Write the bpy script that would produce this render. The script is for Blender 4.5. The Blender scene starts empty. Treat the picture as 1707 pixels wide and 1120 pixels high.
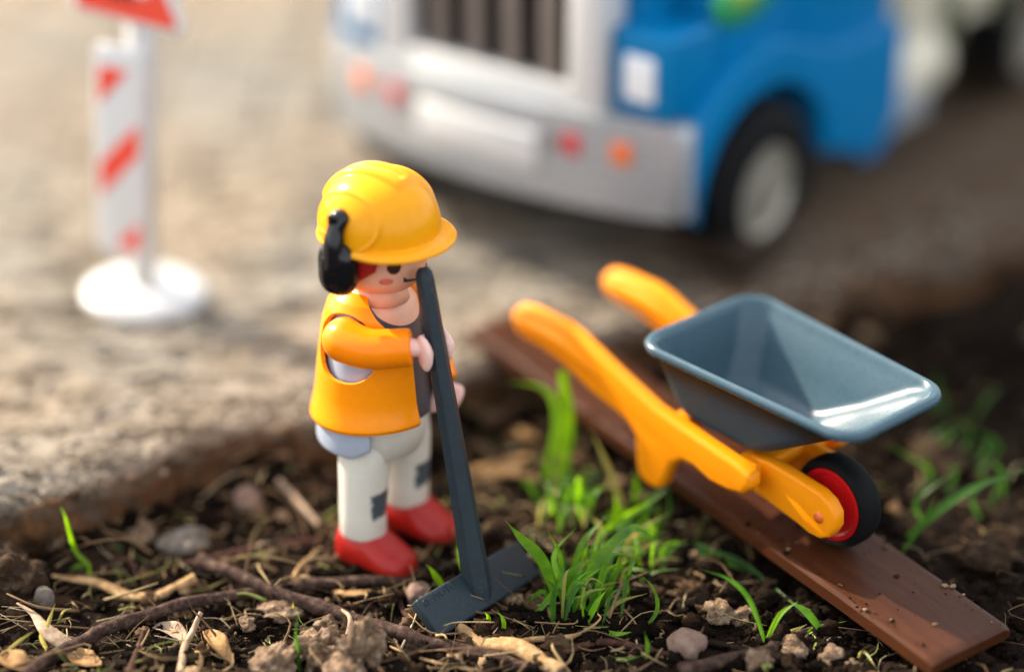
import bpy, bmesh, math, random
import numpy as np
from mathutils import Vector, Matrix, noise as mnoise
# 1 Blender unit = 1 centimetre (a table-top macro scene)
S = bpy.context.scene
S.unit_settings.system = 'METRIC'; S.unit_settings.scale_length = 0.01
COL = S.collection
R = math.radians
rng = np.random.default_rng(7); random.seed(7)

# ------------------------------------------------------------------ camera
PITCH = 26.0; FPX = 4030.0; PW, PH = 1707.0, 1120.0
CAM = np.array([2.07, -36.08, 21.83])
cd = bpy.data.cameras.new('camera'); cam = bpy.data.objects.new('camera', cd); COL.objects.link(cam)
cam.location = CAM; cam.rotation_euler = (R(90 - PITCH), 0, 0)
cd.sensor_fit = 'HORIZONTAL'; cd.sensor_width = 360; cd.lens = 360 * FPX / PW
cd.clip_start = 1; cd.clip_end = 2000
cd.dof.use_dof = True; cd.dof.focus_distance = 39.75; cd.dof.aperture_fstop = 0.35; cd.dof.aperture_blades = 0
S.camera = cam
# ------------------------------------------------------------------ world and sun
SUN_EL = 33.0; SUN_DIR = Vector((-0.81 * math.cos(R(SUN_EL)), 0.586 * math.cos(R(SUN_EL)), math.sin(R(SUN_EL)))).normalized()
w = bpy.data.worlds.new('World'); S.world = w; w.use_nodes = True
nt = w.node_tree; bg = nt.nodes['Background']; sk = nt.nodes.new('ShaderNodeTexSky')
sk.sky_type = 'NISHITA'; sk.sun_disc = False; sk.sun_elevation = R(SUN_EL)
sk.sun_rotation = math.atan2(SUN_DIR.x, SUN_DIR.y)
sk.air_density = 1.0; sk.dust_density = 2.5; sk.ozone_density = 1.0
hs_ = nt.nodes.new('ShaderNodeHueSaturation'); hs_.inputs['Saturation'].default_value = .5   # hazy, pale sky
nt.links.new(sk.outputs[0], hs_.inputs['Color']); hz_mix = nt.nodes.new('ShaderNodeMix'); hz_mix.data_type = 'RGBA'; hz_mix.inputs['Factor'].default_value = .40; hz_mix.inputs['B'].default_value = (5.5, 5.6, 5.8, 1)   # thin even cloud veil
nt.links.new(hs_.outputs[0], hz_mix.inputs['A']); nt.links.new(hz_mix.outputs['Result'], bg.inputs[0]); bg.inputs[1].default_value = 0.13
sl = bpy.data.lights.new('sun', 'SUN'); sl.energy = 3.5; sl.angle = R(0.6); sl.color = (1.0, 0.865, 0.69)
so = bpy.data.objects.new('sun', sl); COL.objects.link(so); so.location = (-30, 25, 40)
so.rotation_euler = SUN_DIR.to_track_quat('Z', 'Y').to_euler()
S.view_settings.view_transform = 'Standard'; S.view_settings.look = 'None'
S.view_settings.exposure = 1.68; S.view_settings.gamma = 1.0; S.view_settings.use_curve_mapping = False
S.render.engine = 'CYCLES'; S.cycles.max_bounces = 8; S.cycles.transparent_max_bounces = 8
S.cycles.caustics_reflective = False; S.cycles.caustics_refractive = False

# ------------------------------------------------------------------ placing helpers
_t = R(PITCH); FW = np.array([0, math.cos(_t), -math.sin(_t)]); UP = np.array([0, math.sin(_t), math.cos(_t)]); RT = np.array([1.0, 0, 0])
def _ray(x, y): return FW + RT * (x - PW / 2) / FPX - UP * (y - PH / 2) / FPX
def at_z(x, y, z=0.0):
    r = _ray(x, y); return CAM + r * ((z - CAM[2]) / r[2])
def at_y(x, y, Y):
    r = _ray(x, y); return CAM + r * ((Y - CAM[1]) / r[1])

# ------------------------------------------------------------------ numpy noise
def _h(ix, iy, s):
    n = (ix.astype(np.int64) * 374761393 + iy.astype(np.int64) * 668265263 + s * 982451653) & 0xffffffff
    n = ((n ^ (n >> 13)) * 1274126177) & 0xffffffff
    return ((n ^ (n >> 16)) & 0xffff) / 65535.0
def vnoise(x, y, s=0):
    x = np.asarray(x, float); y = np.asarray(y, float)
    ix = np.floor(x); iy = np.floor(y); fx = x - ix; fy = y - iy
    fx = fx * fx * fx * (fx * (fx * 6 - 15) + 10); fy = fy * fy * fy * (fy * (fy * 6 - 15) + 10)
    a = _h(ix, iy, s); b = _h(ix + 1, iy, s); c = _h(ix, iy + 1, s); d = _h(ix + 1, iy + 1, s)
    return (a * (1 - fx) + b * fx) * (1 - fy) + (c * (1 - fx) + d * fx) * fy
def fbm(x, y, s=0, o=4, g=0.5):
    t = 0; a = 1; n = 0
    for k in range(o):
        t = t + a * (vnoise(x * 2 ** k, y * 2 ** k, s + k * 17) - .5); n += a; a *= g
    return t / n
def sst(a, b, x):
    t = np.clip((x - a) / (b - a), 0, 1); return t * t * (3 - 2 * t)

# ------------------------------------------------------------------ mesh helpers
def mesh(name, v, f, mats=None, smooth=True, mi=None, sharp=None):
    me = bpy.data.meshes.new(name)
    v = np.asarray(v, float)
    me.from_pydata([tuple(p) for p in v], [], [tuple(int(i) for i in q) for q in f])
    if mats is not None:
        for m in (mats if isinstance(mats, (list, tuple)) else [mats]): me.materials.append(m)
    if mi is not None: me.polygons.foreach_set('material_index', np.asarray(mi, dtype=np.int32))
    if smooth: me.shade_smooth()
    if sharp: me.set_sharp_from_angle(angle=R(sharp))
    me.update(); return me
def big_mesh(name, v, tri, mat, colors=None, smooth=True):
    me = bpy.data.meshes.new(name); n = len(v); m = len(tri); k = tri.shape[1]
    me.vertices.add(n); me.vertices.foreach_set('co', np.asarray(v, np.float32).ravel())
    me.loops.add(m * k); me.loops.foreach_set('vertex_index', np.asarray(tri, np.int32).ravel())
    me.polygons.add(m); me.polygons.foreach_set('loop_start', np.arange(0, m * k, k, dtype=np.int32))
    me.polygons.foreach_set('loop_total', np.full(m, k, np.int32))
    me.update(calc_edges=True); me.validate()
    if smooth: me.shade_smooth()
    if colors is not None:
        at = me.attributes.new('tint', 'FLOAT_COLOR', 'POINT')
        c = np.ones((n, 4), np.float32); c[:, :3] = colors; at.data.foreach_set('color', c.ravel())
    me.materials.append(mat); return me
def link(name, me, parent=None, loc=(0, 0, 0), rot=(0, 0, 0)):
    o = bpy.data.objects.new(name, me); COL.objects.link(o); o.location = loc; o.rotation_euler = rot
    if parent is not None: o.parent = parent
    return o
def tag(o, label=None, cat=None, group=None, kind=None):
    if label: o['label'] = label
    if cat: o['category'] = cat
    if group: o['group'] = group
    if kind: o['kind'] = kind
    return o
def thing(name, label, cat, loc=(0, 0, 0), rot=(0, 0, 0), group=None):
    return tag(link(name, None, None, loc, rot), label, cat, group)
def solo(name, v, f, mat, label, cat, group=None, smooth=True, sharp=None):
    v = np.asarray(v, float); c = v.mean(0); c[2] = v[:, 2].min()
    return tag(link(name, mesh(name, v - c, f, mat, smooth, sharp=sharp), None, c), label, cat, group)
def bev(o, wd, seg=3, ang=40):
    m = o.modifiers.new('bevel', 'BEVEL'); m.width = wd; m.segments = seg; m.limit_method = 'ANGLE'; m.angle_limit = R(ang)
    m.harden_normals = False; return o
def loft(rings, cap0=True, cap1=True, closed=True):
    rings = [np.asarray(r, float) for r in rings]; n = len(rings[0]); v = np.vstack(rings); f = []
    for i in range(len(rings) - 1):
        for j in range(n if closed else n - 1):
            k = (j + 1) % n; f.append((i * n + j, i * n + k, (i + 1) * n + k, (i + 1) * n + j))
    v = list(v)
    if cap0:
        v.append(rings[0].mean(0)); c = len(v) - 1
        for j in range(n): f.append((c, (j + 1) % n, j))
    if cap1:
        v.append(rings[-1].mean(0)); c = len(v) - 1; b = (len(rings) - 1) * n
        for j in range(n): f.append((c, b + j, b + (j + 1) % n))
    return np.array(v), f
def frames(P):
    P = np.asarray(P, float); T = np.gradient(P, axis=0); T /= np.linalg.norm(T, axis=1)[:, None] + 1e-12
    a = np.array([0, 0, 1.0]) if abs(T[0][2]) < .9 else np.array([1.0, 0, 0])
    N = [np.cross(T[0], a)]; N[0] /= np.linalg.norm(N[0])
    for i in range(1, len(P)):
        n = N[-1] - T[i] * (N[-1] @ T[i]); N.append(n / (np.linalg.norm(n) + 1e-12))
    N = np.array(N); return T, N, np.cross(T, N)
def tube(P, rad, n=12, round_ends=True, flat=1.0, cuff=False):
    P = np.asarray(P, float); rad = np.atleast_1d(np.asarray(rad, float)); rad = np.interp(np.linspace(0, 1, len(P)), np.linspace(0, 1, len(rad)), rad) if len(rad) > 1 else np.full(len(P), rad[0])
    if round_ends:
        T, _, _ = frames(P); r0, r1 = rad[0], rad[-1]
        a = [P[0] - T[0] * r0 * math.sin(t) for t in (1.5, 1.1, .6)]; ra = [r0 * math.cos(t) for t in (1.5, 1.1, .6)]
        b = [P[-1] + T[-1] * r1 * math.sin(t) for t in (.6, 1.1, 1.5)]; rb = [r1 * math.cos(t) for t in (.6, 1.1, 1.5)]
        if cuff: b = [P[-1] + T[-1] * q for q in (.03, .055, .06)]; rb = [r1 * q for q in (.985, .90, .5)]
        T, N, B = frames(P)
        N = np.vstack([[N[0]] * 3, N, [N[-1]] * 3]); B = np.vstack([[B[0]] * 3, B, [B[-1]] * 3])
        P = np.vstack([a, P, b]); rad = np.concatenate([ra, rad, rb])
    else: T, N, B = frames(P)
    th = np.linspace(0, 2 * math.pi, n, endpoint=False)
    rings = [P[i] + rad[i] * (np.cos(th)[:, None] * N[i] + flat * np.sin(th)[:, None] * B[i]) for i in range(len(P))]
    return loft(rings)
def spline(P, n=24):
    P = np.asarray(P, float)
    if len(P) == 2: return P[0] + (P[1] - P[0]) * np.linspace(0, 1, n)[:, None]
    Q = np.vstack([2 * P[0] - P[1], P, 2 * P[-1] - P[-2]]); out = []; m = len(P) - 1
    for t in np.linspace(0, m, n):
        i = min(int(t), m - 1); u = t - i; a, b, c, d = Q[i:i + 4]
        out.append(.5 * (2 * b + (c - a) * u + (2 * a - 5 * b + 4 * c - d) * u * u + (3 * b - a - 3 * c + d) * u ** 3))
    return np.array(out)
def ell(a, b, z, n=64, e=1.0, cx=0, cy=0):
    t = np.linspace(0, 2 * math.pi, n, endpoint=False); c, s = np.cos(t), np.sin(t)
    return np.stack([cx + a * np.sign(c) * np.abs(c) ** e, cy + b * np.sign(s) * np.abs(s) ** e, np.full(n, z)], 1)
def rrect(a0, a1, b, z0, z1, r, n=8):
    """rounded rectangle ring in (x,y), z varies linearly from x=a0 (z0) to x=a1 (z1); b = half width at both ends (tuple ok)"""
    pts = []
    b0, b1 = b if isinstance(b, tuple) else (b, b)
    for (cx, cy, s) in ((a1 - r, b1 - r, 0), (a0 + r, b0 - r, 90), (a0 + r, -b0 + r, 180), (a1 - r, -b1 + r, 270)):
        for k in range(n + 1):
            t = R(s + 90 * k / n); pts.append((cx + r * math.cos(t), cy + r * math.sin(t)))
    out = []
    for x, y in pts: out.append((x, y, z0 + (z1 - z0) * (x - a0) / (a1 - a0)))
    return np.array(out)
def box(x0, x1, y0, y1, z0, z1):
    v = [(x, y, z) for x in (x0, x1) for y in (y0, y1) for z in (z0, z1)]
    f = [(0, 1, 3, 2), (4, 6, 7, 5), (0, 4, 5, 1), (2, 3, 7, 6), (0, 2, 6, 4), (1, 5, 7, 3)]
    return np.array(v, float), f
def join(*vf):
    V = []; F = []; n = 0
    for v, f in vf:
        V.append(np.asarray(v, float)); F += [tuple(i + n for i in q) for q in f]; n += len(v)
    return np.vstack(V), F
def prism(poly, y0, y1):
    """polygon in (x,z) extruded along y"""
    n = len(poly); v = [(x, y0, z) for x, z in poly] + [(x, y1, z) for x, z in poly]
    f = [tuple(range(n)), tuple(range(2 * n - 1, n - 1, -1))] + [(i, i + n, (i + 1) % n + n, (i + 1) % n) for i in range(n)]
    return np.array(v, float), f
def fixn(me):
    bm = bmesh.new(); bm.from_mesh(me); bmesh.ops.recalc_face_normals(bm, faces=bm.faces); bm.to_mesh(me); bm.free(); return me
def superell(rx, ry, rz, e1=1.0, e2=1.0, n=28, m=18):
    V = []
    sg = lambda c, e: math.copysign(abs(c) ** e, c)
    for i in range(m + 1):
        p = -math.pi / 2 + math.pi * i / m
        for j in range(n):
            t = 2 * math.pi * j / n
            V.append((rx * sg(math.cos(p), e1) * sg(math.cos(t), e2), ry * sg(math.cos(p), e1) * sg(math.sin(t), e2), rz * sg(math.sin(p), e1)))
    f = [(i * n + j, i * n + (j + 1) % n, (i + 1) * n + (j + 1) % n, (i + 1) * n + j) for i in range(m) for j in range(n)]
    return np.array(V), f

# ------------------------------------------------------------------ materials
def mat(name, col, rough=.4, spec=.5, var=.06, scale=6.0, bump=0.0, bscale=60.0, sss=0.0, coat=0.0, metal=0.0, speck=0.0):
    m = bpy.data.materials.new(name); m.use_nodes = True; N = m.node_tree.nodes; L = m.node_tree.links
    p = N['Principled BSDF']; p.inputs['Roughness'].default_value = rough; p.inputs['Specular IOR Level'].default_value = spec
    p.inputs['Metallic'].default_value = metal
    if sss: p.inputs['Subsurface Weight'].default_value = sss; p.inputs['Subsurface Radius'].default_value = (.12, .07, .04)
    if coat: p.inputs['Coat Weight'].default_value = coat; p.inputs['Coat Roughness'].default_value = .12
    tc = N.new('ShaderNodeTexCoord'); nz = N.new('ShaderNodeTexNoise'); nz.inputs['Scale'].default_value = scale; nz.inputs['Detail'].default_value = 5
    L.new(tc.outputs['Object'], nz.inputs['Vector'])
    cr = N.new('ShaderNodeValToRGB'); cr.color_ramp.elements[0].position = .3; cr.color_ramp.elements[1].position = .7
    cr.color_ramp.elements[0].color = tuple(c * (1 - var) for c in col) + (1,); cr.color_ramp.elements[1].color = tuple(min(1, c * (1 + var)) for c in col) + (1,)
    L.new(nz.outputs['Fac'], cr.inputs[0]); L.new(cr.outputs[0], p.inputs['Base Color'])
    # faint handling smears in the gloss
    n2 = N.new('ShaderNodeTexNoise'); n2.inputs['Scale'].default_value = scale * 1.7; n2.inputs['Detail'].default_value = 6
    L.new(tc.outputs['Object'], n2.inputs['Vector'])
    mr = N.new('ShaderNodeMapRange'); mr.inputs['To Min'].default_value = max(.02, rough - .07); mr.inputs['To Max'].default_value = min(1, rough + .1)
    L.new(n2.outputs['Fac'], mr.inputs['Value']); L.new(mr.outputs[0], p.inputs['Roughness'])
    if bump:
        n3 = N.new('ShaderNodeTexNoise'); n3.inputs['Scale'].default_value = bscale; n3.inputs['Detail'].default_value = 6
        L.new(tc.outputs['Object'], n3.inputs['Vector'])
        b = N.new('ShaderNodeBump'); b.inputs['Strength'].default_value = bump; b.inputs['Distance'].default_value = .02
        L.new(n3.outputs['Fac'], b.inputs['Height']); L.new(b.outputs[0], p.inputs['Normal'])
    return m
def scuff(m, amt=.35, col=(.20, .15, .11)):
    """sparse dust specks and fine scratches in colour and gloss"""
    N = m.node_tree.nodes; L = m.node_tree.links; p = N['Principled BSDF']; src = p.inputs['Base Color'].links[0].from_socket
    tc = N.new('ShaderNodeTexCoord'); vo_ = N.new('ShaderNodeTexNoise'); vo_.inputs['Scale'].default_value = 26; vo_.inputs['Detail'].default_value = 3; L.new(tc.outputs['Object'], vo_.inputs['Vector'])
    bg_ = N.new('ShaderNodeTexNoise'); bg_.inputs['Scale'].default_value = 1.7; bg_.inputs['Detail'].default_value = 3; L.new(tc.outputs['Object'], bg_.inputs['Vector'])
    a = N.new('ShaderNodeMapRange'); a.inputs['From Min'].default_value = .64; a.inputs['From Max'].default_value = .72; L.new(vo_.outputs['Fac'], a.inputs['Value'])
    b = N.new('ShaderNodeMapRange'); b.inputs['From Min'].default_value = .45; b.inputs['From Max'].default_value = .7; b.inputs['To Max'].default_value = amt; L.new(bg_.outputs['Fac'], b.inputs['Value'])
    k = N.new('ShaderNodeMath'); k.operation = 'MULTIPLY'; L.new(a.outputs[0], k.inputs[0]); L.new(b.outputs[0], k.inputs[1])
    mx = N.new('ShaderNodeMix'); mx.data_type = 'RGBA'; L.new(k.outputs[0], mx.inputs['Factor']); L.new(src, mx.inputs['A']); mx.inputs['B'].default_value = col + (1,); L.new(mx.outputs['Result'], p.inputs['Base Color'])
    return m
M = {}
M['helmet'] = mat('yellow plastic', (.82, .335, .005), .22, .2, .03, bump=.05, bscale=9, sss=.08)
M['vest'] = mat('orange plastic', (.96, .285, .004), .27, .2, .03, bump=.04, bscale=8, sss=.08)
M['sleeve'] = mat('orange sleeve plastic', (.95, .235, .003), .24, .24, .03, bump=.04, bscale=8, sss=.08)
M['black'] = mat('black plastic', (.006, .006, .007), .17, .4, .1)
M['void'] = mat('matt black', (.003, .003, .003), .8, .1)
M['skin'] = mat('flesh plastic', (.72, .38, .24), .38, .45, .03, sss=.15)
M['hand'] = mat('pale pink plastic', (.80, .50, .42), .4, .45, .03, sss=.15)
M['hair'] = mat('red hair plastic', (.33, .010, .008), .4, .5, .1)
M['eye'] = mat('dark brown print', (.035, .012, .008), .35)
M['blush'] = mat('pink print', (.62, .14, .09), .4)
M['shirt'] = mat('blue grey plastic', (.34, .38, .45), .4, .5, .04, sss=.05)
M['top'] = mat('dark grey plastic', (.045, .047, .055), .42)
M['boot'] = mat('red plastic', (.33, .009, .005), .34, .35, .08, bump=.06, bscale=10)
M['hoe'] = mat('slate grey plastic', (.018, .028, .034), .42, .22, .12, bump=.12, bscale=30)
M['yellow'] = mat('yellow barrow plastic', (.90, .285, .003), .38, .22, .03, sss=.05)
M['tray'] = mat('blue grey barrow plastic', (.048, .090, .116), .27, .3, .05)
M['tray_out'] = mat('matt blue grey barrow plastic', (.040, .074, .095), .55, .08, .05)
M['tyre'] = mat('black rubber', (.006, .006, .0065), .65, .1, .2)
M['red'] = mat('glossy red plastic', (.50, .006, .008), .3)
M['blue'] = mat('blue plastic', (.0012, .155, .355), .32, .16, .05, sss=.03)
M['white'] = mat('white plastic', (.57, .57, .555), .35, .5, .03)
M['cream'] = mat('cream plastic', (.66, .60, .46), .4, .5, .04)
M['greywhite'] = mat('light grey plastic', (.36, .378, .39), .26, .5, .03, metal=.25)
M['bar'] = mat('grey brown plastic', (.15, .125, .11), .4, .5, .06)
M['hub'] = mat('silver plastic', (.38, .35, .29), .25, .5, .08, metal=.5)
M['amber'] = mat('orange lens', (.78, .16, .03), .25)
M['lens_red'] = mat('red lens', (.55, .03, .04), .25)
M['lamp'] = mat('headlight lens', (.72, .74, .75), .2)
M['signred'] = mat('sign red', (.74, .06, .03), .4)
M['green'] = mat('green print', (.05, .42, .14), .4); M['lime'] = mat('lime print', (.35, .62, .08), .4)
M['glass'] = mat('dark windscreen', (.02, .03, .035), .08)
M['olive'] = mat('olive plastic', (.10, .11, .06), .5, .5, .1)

def trouser_mat():
    m = mat('off white plastic', (.63, .59, .50), .42, .3, .03, sss=.1); N = m.node_tree.nodes; L = m.node_tree.links
    p = N['Principled BSDF']; src = p.inputs['Base Color'].links[0].from_socket
    tc = N.new('ShaderNodeTexCoord'); sp = N.new('ShaderNodeSeparateXYZ'); L.new(tc.outputs['Object'], sp.inputs[0])
    nz = N.new('ShaderNodeTexNoise'); nz.inputs['Scale'].default_value = 9; L.new(tc.outputs['Object'], nz.inputs['Vector'])
    def rng_(sock, lo, hi, e=.03):
        a = N.new('ShaderNodeMapRange'); a.inputs['From Min'].default_value = lo - e; a.inputs['From Max'].default_value = lo + e; L.new(sock, a.inputs['Value'])
        b = N.new('ShaderNodeMapRange'); b.inputs['From Min'].default_value = hi + e; b.inputs['From Max'].default_value = hi - e; L.new(sock, b.inputs['Value'])
        c = N.new('ShaderNodeMath'); c.operation = 'MULTIPLY'; L.new(a.outputs[0], c.inputs[0]); L.new(b.outputs[0], c.inputs[1]); return c.outputs[0]
    ad = N.new('ShaderNodeMath'); ad.operation = 'MULTIPLY_ADD'; ad.inputs[1].default_value = .22; L.new(nz.outputs['Fac'], ad.inputs[0]); L.new(sp.outputs['Z'], ad.inputs[2])
    ay = N.new('ShaderNodeMath'); ay.operation = 'MULTIPLY_ADD'; ay.inputs[1].default_value = .2; L.new(nz.outputs['Fac'], ay.inputs[0]); L.new(sp.outputs['Y'], ay.inputs[2])
    z1 = rng_(ad.outputs[0], 1.12, 1.62); y1 = rng_(ay.outputs[0], -.14, .42); x1 = rng_(sp.outputs['X'], .12, 3)
    a = N.new('ShaderNodeMath'); a.operation = 'MULTIPLY'; L.new(z1, a.inputs[0]); L.new(y1, a.inputs[1])
    b = N.new('ShaderNodeMath'); b.operation = 'MULTIPLY'; L.new(a.outputs[0], b.inputs[0]); L.new(x1, b.inputs[1])
    mx = N.new('ShaderNodeMix'); mx.data_type = 'RGBA'; L.new(b.outputs[0], mx.inputs['Factor']); L.new(src, mx.inputs['A']); mx.inputs['B'].default_value = (.06, .075, .085, 1)
    L.new(mx.outputs['Result'], p.inputs['Base Color']); return m
M['trouser'] = trouser_mat()
def dusty(m, col, lo, hi, amt):
    """soil dust clinging unevenly to the lowest part of a piece"""
    N = m.node_tree.nodes; L = m.node_tree.links; p = N['Principled BSDF']; src = p.inputs['Base Color'].links[0].from_socket
    tc = N.new('ShaderNodeTexCoord'); sp = N.new('ShaderNodeSeparateXYZ'); L.new(tc.outputs['Object'], sp.inputs[0])
    nz = N.new('ShaderNodeTexNoise'); nz.inputs['Scale'].default_value = 9; nz.inputs['Detail'].default_value = 9; nz.inputs['Roughness'].default_value = .75; L.new(tc.outputs['Object'], nz.inputs['Vector'])
    mr = N.new('ShaderNodeMapRange'); mr.inputs['From Min'].default_value = hi; mr.inputs['From Max'].default_value = lo; L.new(sp.outputs['Z'], mr.inputs['Value'])
    ad = N.new('ShaderNodeMath'); ad.operation = 'MULTIPLY_ADD'; ad.inputs[1].default_value = 1.0; L.new(nz.outputs['Fac'], ad.inputs[0]); L.new(mr.outputs[0], ad.inputs[2])
    st = N.new('ShaderNodeMapRange'); st.inputs['From Min'].default_value = .85; st.inputs['From Max'].default_value = 1.25; st.inputs['To Max'].default_value = amt; L.new(ad.outputs[0], st.inputs['Value'])
    mx = N.new('ShaderNodeMix'); mx.data_type = 'RGBA'; L.new(st.outputs[0], mx.inputs['Factor']); L.new(src, mx.inputs['A']); mx.inputs['B'].default_value = col + (1,); L.new(mx.outputs['Result'], p.inputs['Base Color'])
dusty(M['boot'], (.10, .060, .035), .0, .34, .75); dusty(M['tyre'], (.09, .06, .04), -1.0, -.2, .45)

for k_ in ('hoe', 'yellow', 'tray', 'boot', 'trouser'): scuff(M[k_], .55)
for k_ in ('helmet', 'vest', 'sleeve'): scuff(M[k_], .18)

def tint_mat(name, rough=.9, nscale=14, dark=.55, bump=.6, bscale=22, spec=.05):
    """base colour from a per-piece colour attribute, broken up by noise"""
    m = bpy.data.materials.new(name); m.use_nodes = True; N = m.node_tree.nodes; L = m.node_tree.links; p = N['Principled BSDF']
    p.inputs['Roughness'].default_value = rough; p.inputs['Specular IOR Level'].default_value = spec
    a = N.new('ShaderNodeAttribute'); a.attribute_name = 'tint'
    tc = N.new('ShaderNodeTexCoord'); nz = N.new('ShaderNodeTexNoise'); nz.inputs['Scale'].default_value = nscale; nz.inputs['Detail'].default_value = 8; nz.inputs['Roughness'].default_value = .7
    L.new(tc.outputs['Object'], nz.inputs['Vector'])
    mr = N.new('ShaderNodeMapRange'); mr.inputs['From Min'].default_value = .3; mr.inputs['From Max'].default_value = .7; mr.inputs['To Min'].default_value = dark; mr.inputs['To Max'].default_value = 1.35; L.new(nz.outputs['Fac'], mr.inputs['Value'])
    vm = N.new('ShaderNodeVectorMath'); vm.operation = 'SCALE'; L.new(a.outputs['Color'], vm.inputs[0]); L.new(mr.outputs[0], vm.inputs['Scale'])
    L.new(vm.outputs[0], p.inputs['Base Color'])
    n3 = N.new('ShaderNodeTexNoise'); n3.inputs['Scale'].default_value = bscale; n3.inputs['Detail'].default_value = 8; L.new(tc.outputs['Object'], n3.inputs['Vector'])
    b = N.new('ShaderNodeBump'); b.inputs['Strength'].default_value = bump; b.inputs['Distance'].default_value = .03; L.new(n3.outputs['Fac'], b.inputs['Height']); L.new(b.outputs[0], p.inputs['Normal'])
    return m
M['crumb'] = tint_mat('soil crumb'); M['fibre'] = tint_mat('dry fibre', .75, 30, .6, .3, 60)

def ramp_mat(name, stops, scale=(1, 1, 1), nscale=3.0, detail=10, rough=.9, bump=.5, bscale=20, bdist=.05, distortion=0.0, spec=.08):
    m = bpy.data.materials.new(name); m.use_nodes = True; N = m.node_tree.nodes; L = m.node_tree.links; p = N['Principled BSDF']
    p.inputs['Roughness'].default_value = rough; p.inputs['Specular IOR Level'].default_value = spec
    tc = N.new('ShaderNodeTexCoord'); mp = N.new('ShaderNodeMapping'); mp.inputs['Scale'].default_value = scale; L.new(tc.outputs['Object'], mp.inputs['Vector'])
    nz = N.new('ShaderNodeTexNoise'); nz.inputs['Scale'].default_value = nscale; nz.inputs['Detail'].default_value = detail; nz.inputs['Roughness'].default_value = .68; nz.inputs['Distortion'].default_value = distortion
    L.new(mp.outputs[0], nz.inputs['Vector'])
    cr = N.new('ShaderNodeValToRGB'); L.new(nz.outputs['Fac'], cr.inputs[0])
    while len(cr.color_ramp.elements) < len(stops): cr.color_ramp.elements.new(.5)
    for e, (ps, c) in zip(cr.color_ramp.elements, stops): e.position = ps; e.color = tuple(c) + (1,)
    L.new(cr.outputs[0], p.inputs['Base Color'])
    n3 = N.new('ShaderNodeTexNoise'); n3.inputs['Scale'].default_value = bscale; n3.inputs['Detail'].default_value = 10; L.new(mp.outputs[0], n3.inputs['Vector'])
    b = N.new('ShaderNodeBump'); b.inputs['Strength'].default_value = bump; b.inputs['Distance'].default_value = bdist; L.new(n3.outputs['Fac'], b.inputs['Height']); L.new(b.outputs[0], p.inputs['Normal'])
    return m
M['soil'] = ramp_mat('dark soil', [(.3, (.004, .0023, .0013)), (.52, (.011, .0062, .0033)), (.72, (.036, .021, .0115))], nscale=2.2, bump=.9, bscale=9, bdist=.08)
M['twig'] = ramp_mat('dark twig bark', [(.3, (.018, .0105, .008)), (.5, (.050, .029, .022)), (.68, (.13, .082, .060))], scale=(1, 1, 1), nscale=7, bump=.8, bscale=26, bdist=.02, rough=.8)
M['twig_red'] = ramp_mat('reddish twig bark', [(.3, (.022, .009, .006)), (.55, (.064, .029, .020)), (.72, (.12, .066, .046))], nscale=7, bump=.7, bscale=26, bdist=.02, rough=.7)
M['straw'] = ramp_mat('tan straw', [(.28, (.14, .075, .03)), (.5, (.36, .22, .10)), (.7, (.55, .38, .20))], nscale=6, bump=.6, bscale=30, bdist=.015, rough=.75)
M['straw_pale'] = ramp_mat('pale dry wood', [(.28, (.15, .10, .065)), (.5, (.34, .24, .16)), (.7, (.50, .38, .27))], nscale=6, bump=.7, bscale=30, bdist=.015, rough=.8)
M['deadleaf'] = ramp_mat('dead leaf', [(.3, (.10, .055, .022)), (.5, (.30, .17, .07)), (.7, (.45, .29, .14))], nscale=4, bump=.6, bscale=14, bdist=.03, rough=.7)
M['stone_pink'] = ramp_mat('pinkish stone', [(.3, (.11, .068, .050)), (.6, (.235, .155, .118))], nscale=5, bump=.5, bscale=14, rough=.85)
M['stone_grey'] = ramp_mat('grey stone', [(.3, (.065, .053, .042)), (.6, (.17, .145, .118))], nscale=6, bump=.5, bscale=18, rough=.85)
M['clod'] = ramp_mat('dry soil clod', [(.3, (.050, .030, .018)), (.48, (.17, .11, .068)), (.66, (.36, .26, .175))], nscale=6, bump=1.0, bscale=22, bdist=.05, rough=.95)
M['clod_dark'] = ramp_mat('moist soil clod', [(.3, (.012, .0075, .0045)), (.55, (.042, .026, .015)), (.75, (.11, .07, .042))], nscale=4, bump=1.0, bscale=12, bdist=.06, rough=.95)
M['plank'] = ramp_mat('reddish brown plank', [(.2, (.030, .0085, .0022)), (.5, (.052, .0145, .0038)), (.8, (.080, .026, .0078))], scale=(.3, 1.6, 1.6), nscale=1.5, bump=.3, bscale=5, bdist=.015, rough=.5, distortion=.4, spec=.2)

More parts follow.
